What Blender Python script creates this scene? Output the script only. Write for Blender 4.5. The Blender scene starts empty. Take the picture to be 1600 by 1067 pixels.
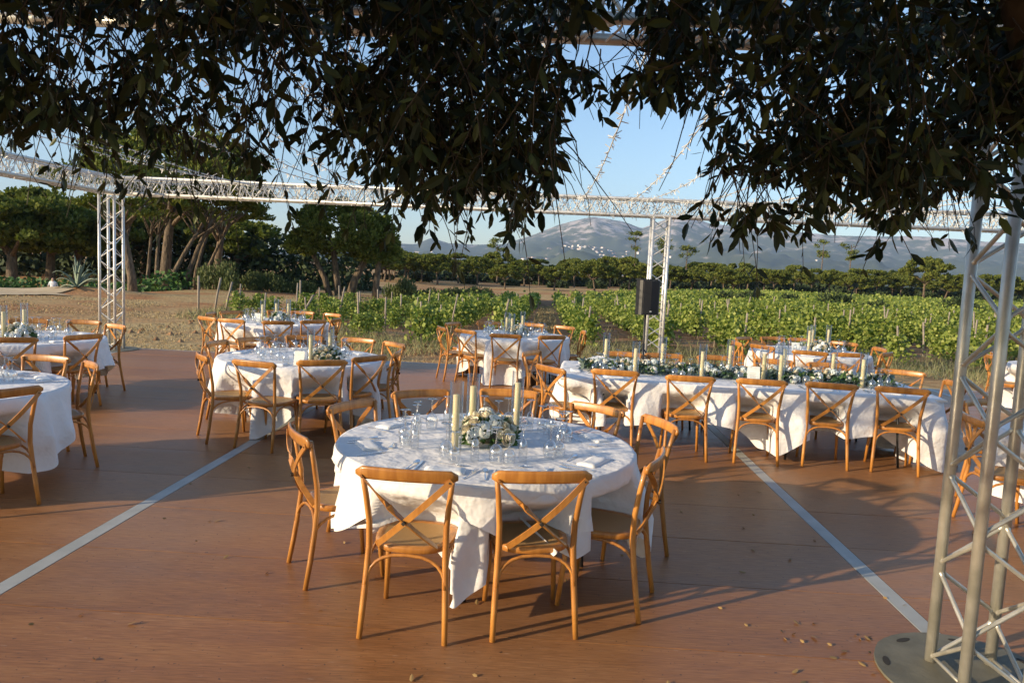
import bpy, math, random
import numpy as np
from mathutils import Vector, Matrix, Euler, noise
R = random.Random(7)
PI = math.pi
rad = math.radians
sc = bpy.context.scene
C = sc.collection

# ------------------------------------------------------------------ camera, sky, sun, exposure
cd = bpy.data.cameras.new('camera'); cam = bpy.data.objects.new('camera', cd); C.objects.link(cam)
cd.sensor_width = 36; cd.lens = 26.0; cd.clip_start = 0.05; cd.clip_end = 60000
cam.matrix_world = Matrix.Translation((0, 0, 1.846)) @ Matrix.Rotation(rad(90 - 5.5), 4, 'X') @ Matrix.Rotation(rad(2.62), 4, 'Z')
sc.camera = cam
SUN_EL = 15.5
SUN_DIR = Vector((-0.895, -0.446, 0)).normalized()           # where the sun stands
w = bpy.data.worlds.new('World'); sc.world = w; w.use_nodes = True
nt = w.node_tree; nt.nodes.clear()
sky = nt.nodes.new('ShaderNodeTexSky'); sky.sky_type = 'NISHITA'; sky.sun_disc = False
sky.sun_elevation = rad(SUN_EL); sky.sun_rotation = math.atan2(SUN_DIR.x, SUN_DIR.y)
sky.air_density = 1.0; sky.dust_density = 0.6; sky.ozone_density = 2.8
bg = nt.nodes.new('ShaderNodeBackground'); bg.inputs[1].default_value = 0.145
wo = nt.nodes.new('ShaderNodeOutputWorld')
nt.links.new(sky.outputs[0], bg.inputs[0]); nt.links.new(bg.outputs[0], wo.inputs[0])
sd = bpy.data.lights.new('sun', 'SUN'); sd.energy = 5.0; sd.angle = rad(0.6); sd.color = (1.0, 0.80, 0.53)
sun = bpy.data.objects.new('sun', sd); C.objects.link(sun)
to_sun = Vector((SUN_DIR.x * math.cos(rad(SUN_EL)), SUN_DIR.y * math.cos(rad(SUN_EL)), math.sin(rad(SUN_EL))))
sun.rotation_euler = to_sun.to_track_quat('Z', 'Y').to_euler(); sun.location = (-20, -10, 12)
sc.view_settings.view_transform = 'Standard'; sc.view_settings.look = 'None'
sc.view_settings.gamma = 1; sc.view_settings.exposure = 0.72
sc.view_settings.use_curve_mapping = False
sc.cycles.max_bounces = 10; sc.cycles.transparent_max_bounces = 24; sc.cycles.diffuse_bounces = 3
sc.cycles.volume_bounces = 0
sc.cycles.use_adaptive_sampling = True

# ------------------------------------------------------------------ materials
def mat(name, col, rough=0.6, metal=0.0, col2=None, scale=8.0, stretch=(1, 1, 1), bump=0.0, bscale=40.0, spec=0.5,
        coat=0.0, rnd=0.0, detail=4, sub=None, trans=None, coord='Object', bdist=0.01, ramp=(0.35, 0.65)):
    m = bpy.data.materials.new(name); m.use_nodes = True
    n = m.node_tree.nodes; l = m.node_tree.links; p = n['Principled BSDF']
    p.inputs['Roughness'].default_value = rough; p.inputs['Metallic'].default_value = metal
    p.inputs['Specular IOR Level'].default_value = spec
    p.inputs['Coat Weight'].default_value = coat
    p.inputs['Base Color'].default_value = (*col, 1)
    tc = n.new('ShaderNodeTexCoord'); mp = n.new('ShaderNodeMapping'); mp.inputs['Scale'].default_value = stretch
    l.new(tc.outputs[coord], mp.inputs[0])
    src = None
    if col2:
        nz = n.new('ShaderNodeTexNoise'); nz.inputs['Scale'].default_value = scale; nz.inputs['Detail'].default_value = detail
        l.new(mp.outputs[0], nz.inputs['Vector'])
        rp = n.new('ShaderNodeValToRGB'); rp.color_ramp.elements[0].position = ramp[0]; rp.color_ramp.elements[1].position = ramp[1]
        rp.color_ramp.elements[0].color = (*col, 1); rp.color_ramp.elements[1].color = (*col2, 1)
        l.new(nz.outputs[0], rp.inputs[0]); l.new(rp.outputs[0], p.inputs['Base Color']); src = rp.outputs[0]
    if rnd:
        oi = n.new('ShaderNodeObjectInfo'); hs = n.new('ShaderNodeHueSaturation')
        mr = n.new('ShaderNodeMapRange'); mr.inputs[3].default_value = 1 - rnd; mr.inputs[4].default_value = 1 + rnd
        l.new(oi.outputs['Random'], mr.inputs[0]); l.new(mr.outputs[0], hs.inputs['Value'])
        if src: l.new(src, hs.inputs['Color'])
        else: hs.inputs['Color'].default_value = (*col, 1)
        l.new(hs.outputs[0], p.inputs['Base Color'])
    if bump:
        nb = n.new('ShaderNodeTexNoise'); nb.inputs['Scale'].default_value = bscale; nb.inputs['Detail'].default_value = 3
        l.new(mp.outputs[0], nb.inputs['Vector'])
        b = n.new('ShaderNodeBump'); b.inputs['Strength'].default_value = bump; b.inputs['Distance'].default_value = bdist
        l.new(nb.outputs[0], b.inputs['Height']); l.new(b.outputs[0], p.inputs['Normal'])
    if sub: p.inputs['Subsurface Weight'].default_value = sub; p.inputs['Subsurface Radius'].default_value = (0.01, 0.006, 0.003)
    if trans:
        out = n['Material Output']; tr = n.new('ShaderNodeBsdfTranslucent'); tr.inputs[0].default_value = (*trans, 1)
        mx = n.new('ShaderNodeMixShader'); mx.inputs[0].default_value = 0.3
        l.new(p.outputs[0], mx.inputs[1]); l.new(tr.outputs[0], mx.inputs[2]); l.new(mx.outputs[0], out.inputs[0])
    return m

def leafmat(name, cols, rough=0.5, trans=None, spec=0.4, tw=0.25):
    """foliage: each leaf (mesh island) gets its own tone between the given greens"""
    m = bpy.data.materials.new(name); m.use_nodes = True
    n = m.node_tree.nodes; l = m.node_tree.links; p = n['Principled BSDF']
    p.inputs['Roughness'].default_value = rough; p.inputs['Specular IOR Level'].default_value = spec
    g = n.new('ShaderNodeNewGeometry'); rp = n.new('ShaderNodeValToRGB')
    el = rp.color_ramp.elements
    el[0].color = (*cols[0], 1); el[1].color = (*cols[-1], 1)
    for i, c in enumerate(cols[1:-1]):
        e = el.new((i + 1) / (len(cols) - 1)); e.color = (*c, 1)
    l.new(g.outputs['Random Per Island'], rp.inputs[0]); l.new(rp.outputs[0], p.inputs['Base Color'])
    if trans:
        out = n['Material Output']; tr = n.new('ShaderNodeBsdfTranslucent'); tr.inputs[0].default_value = (*trans, 1)
        mx = n.new('ShaderNodeMixShader'); mx.inputs[0].default_value = tw
        l.new(p.outputs[0], mx.inputs[1]); l.new(tr.outputs[0], mx.inputs[2]); l.new(mx.outputs[0], out.inputs[0])
    return m

def glassmat(name, tint=(1, 1, 1), fac=0.03):
    m = bpy.data.materials.new(name); m.use_nodes = True
    n = m.node_tree.nodes; l = m.node_tree.links; out = n['Material Output']; n.remove(n['Principled BSDF'])
    t = n.new('ShaderNodeBsdfTransparent'); t.inputs[0].default_value = (*tint, 1)
    g = n.new('ShaderNodeBsdfGlossy'); g.inputs['Roughness'].default_value = 0.10
    lf_ = n.new('ShaderNodeLayerWeight'); lf_.inputs[0].default_value = 0.5
    lw = n.new('ShaderNodeMath'); lw.operation = 'POWER'; lw.inputs[1].default_value = 2.4; l.new(lf_.outputs['Facing'], lw.inputs[0])
    ad = n.new('ShaderNodeMath'); ad.operation = 'MULTIPLY_ADD'; ad.inputs[1].default_value = 0.8; ad.inputs[2].default_value = fac
    mx = n.new('ShaderNodeMixShader')
    l.new(lw.outputs[0], ad.inputs[0]); l.new(ad.outputs[0], mx.inputs[0])
    l.new(t.outputs[0], mx.inputs[1]); l.new(g.outputs[0], mx.inputs[2]); l.new(mx.outputs[0], out.inputs[0])
    return m

M = dict(
 wood=mat('honey_wood', (0.50, 0.218, 0.046), 0.36, col2=(0.36, 0.140, 0.028), scale=5, stretch=(7, 7, 0.8), coat=0.2, rnd=0.2, bump=0.12, bscale=30, bdist=0.002),
 cloth=mat('white_cloth', (0.77, 0.76, 0.76), 0.85, col2=(0.73, 0.72, 0.72), scale=3, bump=0.8, bscale=6.5, spec=0.15, bdist=0.04),
 napkin=mat('napkin_cloth', (0.80, 0.80, 0.80), 0.8, bump=0.4, bscale=30, spec=0.15),
 alu=mat('aluminium', (0.74, 0.73, 0.70), 0.4, 0.45, col2=(0.62, 0.61, 0.58), scale=14, bump=0.1, bscale=60),
 aludull=mat('weathered_aluminium', (0.46, 0.44, 0.37), 0.38, 0.6, col2=(0.64, 0.61, 0.53), scale=9, bump=0.15, bscale=80, bdist=0.003),
 steelplate=mat('painted_base_plate', (0.13, 0.12, 0.085), 0.7, 0.1, col2=(0.19, 0.175, 0.125), scale=6, bump=0.2, bscale=50),
 strip=mat('joint_strip_metal', (0.36, 0.365, 0.34), 0.6, 0.1, col2=(0.44, 0.44, 0.41), scale=5),
 black=mat('black_paint', (0.015, 0.015, 0.016), 0.45),
 grille=mat('speaker_grille', (0.012, 0.012, 0.013), 0.7, bump=0.6, bscale=300, bdist=0.002),
 candle=mat('ivory_wax', (0.82, 0.70, 0.42), 0.5, sub=0.2),
 wick=mat('wick', (0.03, 0.025, 0.02), 0.9),
 glass=glassmat('clear_glass', (0.93, 0.95, 0.97), .24),
 tube=glassmat('hurricane_glass', (0.97, 0.98, 0.98), 0.01),
 steel=mat('cutlery_steel', (0.72, 0.72, 0.74), 0.18, 1.0),
 paper=mat('card_paper', (0.72, 0.73, 0.68), 0.8),
 rose=mat('cream_petals', (0.80, 0.70, 0.50), 0.7, col2=(0.82, 0.77, 0.62), scale=20, sub=0.1),
 rosew=mat('white_petals', (0.80, 0.79, 0.70), 0.7, sub=0.1),
 pale=mat('pale_blue_green_petals', (0.52, 0.60, 0.60), 0.7, col2=(0.68, 0.72, 0.70), scale=30),
 herb=leafmat('bouquet_leaves', [(0.03, 0.075, 0.02), (0.06, 0.13, 0.035), (0.14, 0.21, 0.09)], trans=(0.1, 0.2, 0.04)),
 euca=leafmat('eucalyptus_leaves', [(0.05, 0.085, 0.055), (0.12, 0.17, 0.13), (0.22, 0.28, 0.24)]),
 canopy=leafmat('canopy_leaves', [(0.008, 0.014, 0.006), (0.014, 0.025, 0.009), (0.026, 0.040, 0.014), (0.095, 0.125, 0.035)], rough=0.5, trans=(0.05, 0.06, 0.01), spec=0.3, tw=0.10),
 twig=mat('twig_bark', (0.05, 0.038, 0.026), 0.8, col2=(0.10, 0.08, 0.055), scale=20),
 pinecrown=leafmat('pine_needles', [(0.04, 0.06, 0.016), (0.10, 0.13, 0.024), (0.18, 0.205, 0.04), (0.25, 0.265, 0.06)], rough=0.7, trans=(0.12, 0.15, 0.02), spec=0.15, tw=0.32),
 bark=mat('pine_bark', (0.065, 0.048, 0.032), 0.9, col2=(0.20, 0.145, 0.095), scale=4, stretch=(2, 2, .6), bump=1.0, bscale=6, bdist=0.08, coord='Object'),
 bush=leafmat('bush_leaves', [(0.06, 0.085, 0.022), (0.10, 0.13, 0.04), (0.15, 0.17, 0.07)], rough=0.7, trans=(0.1, 0.13, 0.03)),
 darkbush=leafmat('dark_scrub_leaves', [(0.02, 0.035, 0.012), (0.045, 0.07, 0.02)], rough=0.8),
 hedgeg=leafmat('ground_ivy_leaves', [(0.04, 0.10, 0.02), (0.07, 0.16, 0.03)], rough=0.7),
 vine=leafmat('vine_leaves', [(0.08, 0.12, 0.02), (0.17, 0.22, 0.035), (0.26, 0.31, 0.055), (0.38, 0.40, 0.10)], rough=0.6, trans=(0.14, 0.26, 0.03), tw=0.3),
 stake=mat('grey_stake_wood', (0.22, 0.18, 0.14), 0.9, col2=(0.34, 0.29, 0.23), scale=12, stretch=(3, 3, 0.6)),
 agave=mat('agave_leaf', (0.20, 0.26, 0.20), 0.6, col2=(0.13, 0.18, 0.13), scale=3),
 straw=leafmat('dry_grass', [(0.26, 0.19, 0.09), (0.40, 0.31, 0.16), (0.50, 0.42, 0.24)], rough=0.9, spec=0.1),
 weed=leafmat('seeding_weeds', [(0.20, 0.20, 0.09), (0.33, 0.30, 0.17), (0.16, 0.20, 0.07)], rough=0.9, spec=0.1),
 light=mat('white_plastic_lights', (0.62, 0.61, 0.57), 0.5),
 house=mat('house_plaster', (0.80, 0.75, 0.68), 0.9, rnd=0.2),
 roof=mat('roof_tile', (0.42, 0.20, 0.13), 0.9),
 skin=mat('skin', (0.45, 0.27, 0.19), 0.6), shirt=mat('white_shirt', (0.75, 0.74, 0.75), 0.8), hair=mat('dark_hair', (0.03, 0.02, 0.015), 0.7),
 trousers=mat('dark_trousers', (0.03, 0.03, 0.04), 0.8),
 fallen=leafmat('fallen_leaves', [(0.12, 0.07, 0.03), (0.40, 0.26, 0.10)], rough=0.8),
)
# cane seat: fine woven checks
m = mat('woven_cane', (0.42, 0.25, 0.10), 0.6, rnd=0.1); n = m.node_tree.nodes; l = m.node_tree.links
ck = n.new('ShaderNodeTexChecker'); ck.inputs['Scale'].default_value = 130
ck.inputs[1].default_value = (0.46, 0.29, 0.12, 1); ck.inputs[2].default_value = (0.30, 0.17, 0.065, 1)
tc = n.new('ShaderNodeTexCoord'); l.new(tc.outputs['Object'], ck.inputs[0])
bp = n.new('ShaderNodeBump'); bp.inputs['Strength'].default_value = 0.5; bp.inputs['Distance'].default_value = 0.002
l.new(ck.outputs[1], bp.inputs['Height']); l.new(bp.outputs[0], n['Principled BSDF'].inputs['Normal'])
l.new(ck.outputs[0], [x for x in n if x.type == 'HUE_SAT'][0].inputs['Color']); M['cane'] = m

def deck_mat():
    m = bpy.data.materials.new('brown_film_plywood'); m.use_nodes = True
    n = m.node_tree.nodes; l = m.node_tree.links; p = n['Principled BSDF']
    tc = n.new('ShaderNodeTexCoord'); oi = n.new('ShaderNodeObjectInfo')
    def noise_(scale, st, det=6):
        mp = n.new('ShaderNodeMapping'); mp.inputs['Scale'].default_value = st
        g = n.new('ShaderNodeNewGeometry'); l.new(g.outputs['Position'], mp.inputs[0])
        nz = n.new('ShaderNodeTexNoise'); nz.inputs['Scale'].default_value = scale; nz.inputs['Detail'].default_value = det
        l.new(mp.outputs[0], nz.inputs['Vector']); return nz.outputs[0]
    a = noise_(1.6, (0.5, 3.5, 1)); b = noise_(9, (0.6, 8, 1)); c = noise_(0.5, (1, 1, 1), 3); d = noise_(60, (0.25, 1, 1), 2)
    rp = n.new('ShaderNodeValToRGB'); e = rp.color_ramp.elements
    e[0].position = 0.28; e[0].color = (0.20, 0.080, 0.026, 1); e[1].position = 0.72; e[1].color = (0.38, 0.18, 0.068, 1)
    x = e.new(0.5); x.color = (0.295, 0.126, 0.043, 1)
    mx = n.new('ShaderNodeMath'); mx.operation = 'MULTIPLY_ADD'; mx.inputs[1].default_value = 0.45
    mh = n.new('ShaderNodeMath'); mh.operation = 'MULTIPLY'; mh.inputs[1].default_value = 0.55
    l.new(b, mh.inputs[0]); l.new(a, mx.inputs[0]); l.new(mh.outputs[0], mx.inputs[2]); l.new(mx.outputs[0], rp.inputs[0])
    hs = n.new('ShaderNodeHueSaturation'); mr = n.new('ShaderNodeMapRange'); mr.inputs[3].default_value = 0.85; mr.inputs[4].default_value = 1.13
    l.new(oi.outputs['Random'], mr.inputs[0]); l.new(mr.outputs[0], hs.inputs['Value']); l.new(rp.outputs[0], hs.inputs['Color'])
    # dusty pale wear and light scratches
    mix = n.new('ShaderNodeMix'); mix.data_type = 'RGBA'; mix.inputs['B'].default_value = (0.34, 0.22, 0.14, 1)
    r2 = n.new('ShaderNodeValToRGB'); r2.color_ramp.elements[0].position = 0.45; r2.color_ramp.elements[1].position = 0.8
    r2.color_ramp.elements[1].color = (0.55, 0.55, 0.55, 1)
    l.new(c, r2.inputs[0]); l.new(r2.outputs[0], mix.inputs['Factor']); l.new(hs.outputs[0], mix.inputs['A'])
    mix2 = n.new('ShaderNodeMix'); mix2.data_type = 'RGBA'; mix2.inputs['B'].default_value = (0.55, 0.42, 0.32, 1)
    r3 = n.new('ShaderNodeValToRGB'); r3.color_ramp.elements[0].position = 0.66; r3.color_ramp.elements[1].position = 0.80
    r3.color_ramp.elements[1].color = (0.30, 0.30, 0.30, 1)
    l.new(d, r3.inputs[0]); l.new(r3.outputs[0], mix2.inputs['Factor']); l.new(mix.outputs['Result'], mix2.inputs['A'])
    sx = noise_(38, (1, 1, 1), 3); r4 = n.new('ShaderNodeValToRGB'); r4.color_ramp.elements[0].position = 0.66; r4.color_ramp.elements[1].position = 0.72
    mix3 = n.new('ShaderNodeMix'); mix3.data_type = 'RGBA'; mix3.inputs['B'].default_value = (0.10, 0.05, 0.03, 1)
    g2 = noise_(130, (0.08, 1, 1), 2); r5 = n.new('ShaderNodeMapRange'); r5.inputs[1].default_value = .3; r5.inputs[2].default_value = .7; r5.inputs[3].default_value = .80; r5.inputs[4].default_value = 1.18
    hv = n.new('ShaderNodeHueSaturation'); l.new(g2, r5.inputs[0]); l.new(r5.outputs[0], hv.inputs['Value']); l.new(mix2.outputs['Result'], hv.inputs['Color'])
    l.new(sx, r4.inputs[0]); l.new(r4.outputs[0], mix3.inputs['Factor']); l.new(hv.outputs[0], mix3.inputs['A'])
    l.new(mix3.outputs['Result'], p.inputs['Base Color'])
    rr = n.new('ShaderNodeMapRange'); rr.inputs[3].default_value = 0.30; rr.inputs[4].default_value = 0.55
    l.new(a, rr.inputs[0]); l.new(rr.outputs[0], p.inputs['Roughness']); p.inputs['Specular IOR Level'].default_value = 0.35
    bp = n.new('ShaderNodeBump'); bp.inputs['Strength'].default_value = 0.25; bp.inputs['Distance'].default_value = 0.004
    l.new(b, bp.inputs['Height']); l.new(bp.outputs[0], p.inputs['Normal'])
    return m
M['deck'] = deck_mat()

def ground_mat():
    m = bpy.data.materials.new('dry_earth'); m.use_nodes = True
    n = m.node_tree.nodes; l = m.node_tree.links; p = n['Principled BSDF']
    g = n.new('ShaderNodeNewGeometry')
    def nz(scale, det=6, st=(1, 1, 1)):
        mp = n.new('ShaderNodeMapping'); mp.inputs['Scale'].default_value = st; l.new(g.outputs['Position'], mp.inputs[0])
        x = n.new('ShaderNodeTexNoise'); x.inputs['Scale'].default_value = scale; x.inputs['Detail'].default_value = det
        l.new(mp.outputs[0], x.inputs['Vector']); return x.outputs[0]
    def ramp(src, els):
        rp = n.new('ShaderNodeValToRGB'); e = rp.color_ramp.elements
        e[0].position = els[0][0]; e[0].color = (*els[0][1], 1); e[1].position = els[-1][0]; e[1].color = (*els[-1][1], 1)
        for q, c in els[1:-1]: x = e.new(q); x.color = (*c, 1)
        l.new(src, rp.inputs[0]); return rp.outputs[0]
    earth = ramp(nz(0.9), [(0.3, (0.29, 0.125, 0.055)), (0.55, (0.42, 0.21, 0.095)), (0.75, (0.48, 0.30, 0.14))])
    straw = ramp(nz(3.5, 8, (1, 2.5, 1)), [(0.3, (0.30, 0.185, 0.08)), (0.5, (0.47, 0.33, 0.155)), (0.7, (0.58, 0.44, 0.23))])
    fac = ramp(nz(0.16, 5), [(0.40, (0, 0, 0)), (0.58, (1, 1, 1))])
    mx = n.new('ShaderNodeMix'); mx.data_type = 'RGBA'; l.new(fac, mx.inputs['Factor']); l.new(earth, mx.inputs['A']); l.new(straw, mx.inputs['B'])
    l.new(mx.outputs['Result'], p.inputs['Base Color']); p.inputs['Roughness'].default_value = 0.95; p.inputs['Specular IOR Level'].default_value = 0.1
    bp = n.new('ShaderNodeBump'); bp.inputs['Strength'].default_value = 0.9; bp.inputs['Distance'].default_value = 0.06
    l.new(nz(7, 8), bp.inputs['Height']); l.new(bp.outputs[0], p.inputs['Normal'])
    return m
M['earth'] = ground_mat()
M['track'] = mat('sandy_track', (0.46, 0.34, 0.20), 0.95, col2=(0.54, 0.42, 0.26), scale=1.5, bump=0.4, bscale=6, coord='Object')
M['soil'] = mat('tilled_red_soil', (0.20, 0.10, 0.05), 0.95, col2=(0.36, 0.22, 0.12), scale=1.2, bump=1.0, bscale=5, bdist=0.08, spec=0.1)
M['plain'] = mat('far_plain_scrub', (0.08, 0.10, 0.04), 0.95, col2=(0.22, 0.18, 0.09), scale=0.004, detail=8, spec=0.1)

def mountain_mat():
    m = bpy.data.materials.new('scrub_and_rock'); m.use_nodes = True
    n = m.node_tree.nodes; l = m.node_tree.links; p = n['Principled BSDF']
    g = n.new('ShaderNodeNewGeometry')
    def nz(scale, det):
        x = n.new('ShaderNodeTexNoise'); x.inputs['Scale'].default_value = scale; x.inputs['Detail'].default_value = det; x.inputs['Roughness'].default_value = 0.65
        l.new(g.outputs['Position'], x.inputs['Vector']); return x.outputs[0]
    sp = n.new('ShaderNodeSeparateXYZ'); l.new(g.outputs['Position'], sp.inputs[0])
    hr = n.new('ShaderNodeMapRange'); hr.inputs[1].default_value = 60; hr.inputs[2].default_value = 620; hr.inputs[3].default_value = -0.16; hr.inputs[4].default_value = 0.10
    l.new(sp.outputs[2], hr.inputs[0])
    ad = n.new('ShaderNodeMath'); l.new(nz(0.006, 9), ad.inputs[0]); l.new(hr.outputs[0], ad.inputs[1])
    rp = n.new('ShaderNodeValToRGB'); e = rp.color_ramp.elements
    e[0].position = 0.45; e[0].color = (0.06, 0.075, 0.04, 1); e[1].position = 0.60; e[1].color = (0.46, 0.40, 0.36, 1)
    x = e.new(0.52); x.color = (0.14, 0.135, 0.085, 1)
    l.new(ad.outputs[0], rp.inputs[0]); l.new(rp.outputs[0], p.inputs['Base Color'])
    p.inputs['Roughness'].default_value = 0.95; p.inputs['Specular IOR Level'].default_value = 0.05
    return m
M['mountain'] = mountain_mat()

# ------------------------------------------------------------------ mesh helpers
class MB:
    def __init__(s): s.v = []; s.f = []; s.sm = []
    def add(s, vs, fs, smooth=True):
        o = len(s.v); s.v += [tuple(x) for x in vs]; s.f += [tuple(i + o for i in f) for f in fs]; s.sm += [smooth] * len(fs); return s
    def box(s, c, d, rot=None, smooth=False):
        hx, hy, hz = d[0] / 2, d[1] / 2, d[2] / 2
        vs = [Vector((x * hx, y * hy, z * hz)) for z in (-1, 1) for y in (-1, 1) for x in (-1, 1)]
        if rot: vs = [rot @ q for q in vs]
        vs = [q + Vector(c) for q in vs]
        return s.add(vs, [(0, 2, 3, 1), (4, 5, 7, 6), (0, 1, 5, 4), (2, 6, 7, 3), (0, 4, 6, 2), (1, 3, 7, 5)], smooth)
    def tube(s, pts, r, n=8, caps=True, smooth=True):
        pts = [Vector(p) for p in pts]; k = len(pts)
        if not hasattr(r, '__len__'): r = [r] * k
        vs = []; up = None
        for i, p in enumerate(pts):
            t = (pts[min(i + 1, k - 1)] - pts[max(i - 1, 0)]).normalized()
            if up is None:
                a = Vector((0, 0, 1)) if abs(t.z) < 0.9 else Vector((1, 0, 0)); up = t.cross(a).normalized()
            up = (up - t * up.dot(t)).normalized(); b = t.cross(up)
            for j in range(n):
                a = 2 * PI * j / n; vs.append(p + up * (math.cos(a) * r[i]) + b * (math.sin(a) * r[i]))
        fs = [(i * n + j, i * n + (j + 1) % n, (i + 1) * n + (j + 1) % n, (i + 1) * n + j) for i in range(k - 1) for j in range(n)]
        if caps: fs += [tuple(range(n))[::-1], tuple((k - 1) * n + j for j in range(n))]
        return s.add(vs, fs, smooth)
    def lathe(s, prof, n=16, c=(0, 0, 0)):
        vs = [(c[0] + r * math.cos(2 * PI * j / n), c[1] + r * math.sin(2 * PI * j / n), c[2] + z) for r, z in prof for j in range(n)]
        fs = [(i * n + j, i * n + (j + 1) % n, (i + 1) * n + (j + 1) % n, (i + 1) * n + j) for i in range(len(prof) - 1) for j in range(n)]
        return s.add(vs, fs, True)
    def prism(s, outline, z0, z1, smooth=False):
        k = len(outline)
        vs = [(x, y, z0) for x, y in outline] + [(x, y, z1) for x, y in outline]
        fs = [tuple(range(k))[::-1], tuple(range(k, 2 * k))] + [(i, (i + 1) % k, k + (i + 1) % k, k + i) for i in range(k)]
        return s.add(vs, fs, smooth)
    def ribbon(s, pts, wdir, w, thick, smooth=True):
        """flat bar along pts; width along wdir, thickness across"""
        pts = [Vector(p) for p in pts]; vs = []
        for i, p in enumerate(pts):
            t = (pts[min(i + 1, len(pts) - 1)] - pts[max(i - 1, 0)]).normalized()
            wd = Vector(wdir[i]) if hasattr(wdir[0], '__len__') else Vector(wdir); wd = (wd - t * wd.dot(t)).normalized(); nn = t.cross(wd)
            ww = w[i] if hasattr(w, '__len__') else w
            for a, b in ((-1, -1), (1, -1), (1, 1), (-1, 1)): vs.append(p + wd * (a * ww / 2) + nn * (b * thick / 2))
        k = len(pts); fs = [(i * 4 + j, i * 4 + (j + 1) % 4, i * 4 + 4 + (j + 1) % 4, i * 4 + 4 + j) for i in range(k - 1) for j in range(4)]
        fs += [(3, 2, 1, 0), (k * 4 - 4, k * 4 - 3, k * 4 - 2, k * 4 - 1)]
        return s.add(vs, fs, False)
    def mesh(s, name, material):
        me = bpy.data.meshes.new(name); me.from_pydata(s.v, [], s.f); me.materials.append(material)
        me.polygons.foreach_set('use_smooth', s.sm); me.update(); return me
    def build(s, name, material, parent=None, kind=None):
        return link(name, s.mesh(name, material), parent, kind)

def link(name, data, parent=None, kind=None, loc=None, rotz=None):
    o = bpy.data.objects.new(name, data); C.objects.link(o); o.parent = parent
    if kind: o['kind'] = kind
    if loc is not None: o.location = loc
    if rotz is not None: o.rotation_euler = (0, 0, rotz)
    return o

def tag(o, label, cat, group=None):
    o['label'] = label; o['category'] = cat
    if group: o['group'] = group
    return o
def thing(name, label, cat, loc=(0, 0, 0), rotz=0.0, group=None):
    return tag(link(name, None, loc=loc, rotz=rotz), label, cat, group)
def copytree(src, loc, rotz=0.0, label=None, scale=None, group=None):
    r = src.copy(); C.objects.link(r); r.location = loc; r.rotation_euler = (0, 0, rotz)
    if label: r['label'] = label
    if group: r['group'] = group
    if scale is not None: r.scale = scale if hasattr(scale, '__len__') else (scale,) * 3
    for ch in src.children:
        c = ch.copy(); C.objects.link(c); c.parent = r
        for g in ch.children:
            d = g.copy(); C.objects.link(d); d.parent = c
    return r
def npmesh(name, V, F, material, smooth=False):
    """V (n,3), F (m,k) numpy"""
    me = bpy.data.meshes.new(name); V = np.asarray(V, dtype=np.float32); F = np.asarray(F, dtype=np.int32)
    k = F.shape[1]; me.vertices.add(len(V)); me.vertices.foreach_set('co', V.ravel())
    me.loops.add(F.size); me.loops.foreach_set('vertex_index', F.ravel())
    me.polygons.add(len(F)); me.polygons.foreach_set('loop_start', np.arange(0, F.size, k, dtype=np.int32))
    me.polygons.foreach_set('use_smooth', np.full(len(F), smooth)); me.materials.append(material); me.update(calc_edges=True); return me
rng = np.random.default_rng(11)
def unit(a): return a / (np.linalg.norm(a, axis=-1, keepdims=True) + 1e-9)
def quads(P, size, material, name, tilt=None, aspect=1.6, nrm=None):
    """many small leaf-like faces (a folded lozenge each) centred at P"""
    n = len(P); d = unit(rng.normal(size=(n, 3))) if tilt is None else unit(tilt)
    q = rng.normal(size=(n, 3)) if nrm is None else nrm + rng.normal(size=(n, 3)) * 0.5
    s = unit(np.cross(d, q)); sz = size * (0.6 + 0.8 * rng.random((n, 1)))
    a = P - d * sz * aspect / 2; b = P + s * sz / 2; c = P + d * sz * aspect / 2; e = P - s * sz / 2
    V = np.stack([a, b, c, e], 1).reshape(-1, 3); F = np.arange(4 * n).reshape(n, 4)
    return npmesh(name, V, F, material)

# ------------------------------------------------------------------ terrain and setting
def sstep(a, b, x):
    t = min(1, max(0, (x - a) / (b - a))); return t * t * (3 - 2 * t)
def gz(x, y):
    u = x / max(y, 20)
    zf = float(np.interp(u, [-.6, -.4, -.25, -.1, 0, .09, .17, .35, .55], [-.45, -.5, -.95, -1.5, -1.5, -1.4, -.95, -.4, -.45]))
    z = -0.24 + (zf + .24) * float(np.interp(y, [15, 70, 130], [0, .82, 1.0]))
    z -= 1.25 * sstep(-20.5, -26, x) * sstep(39, 45, y) * (1 - sstep(60, 80, y))
    z += 0.35 * math.exp(-((x + 22) / 2.5) ** 2 - ((y - 38) / 1.6) ** 2)
    z += 0.03 * noise.noise(Vector((x * 0.35, y * 0.35, 0))) + 0.12 * noise.noise(Vector((x * 0.05, y * 0.05, 3)))
    return z
def graded(a, b, fine0, fine1, step, grow=1.12):
    xs = list(np.arange(fine0, fine1 + 1e-6, step)); s = step; x = fine0
    while x > a: s *= grow; x -= s; xs.insert(0, x)
    s = step; x = fine1
    while x < b: s *= grow; x += s; xs.append(x)
    return xs
xs = graded(-14000, 14000, -30, 40, 1.0, 1.16); ys = graded(-3000, 16000, 10, 70, 0.8, 1.14)
V = [(x, y, gz(x, y)) for y in ys for x in xs]; nx = len(xs)
F = [(j * nx + i, j * nx + i + 1, (j + 1) * nx + i + 1, (j + 1) * nx + i) for j in range(len(ys) - 1) for i in range(nx - 1)]
link('ground', npmesh('ground', V, F, M['earth'], True), kind='structure')

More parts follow.
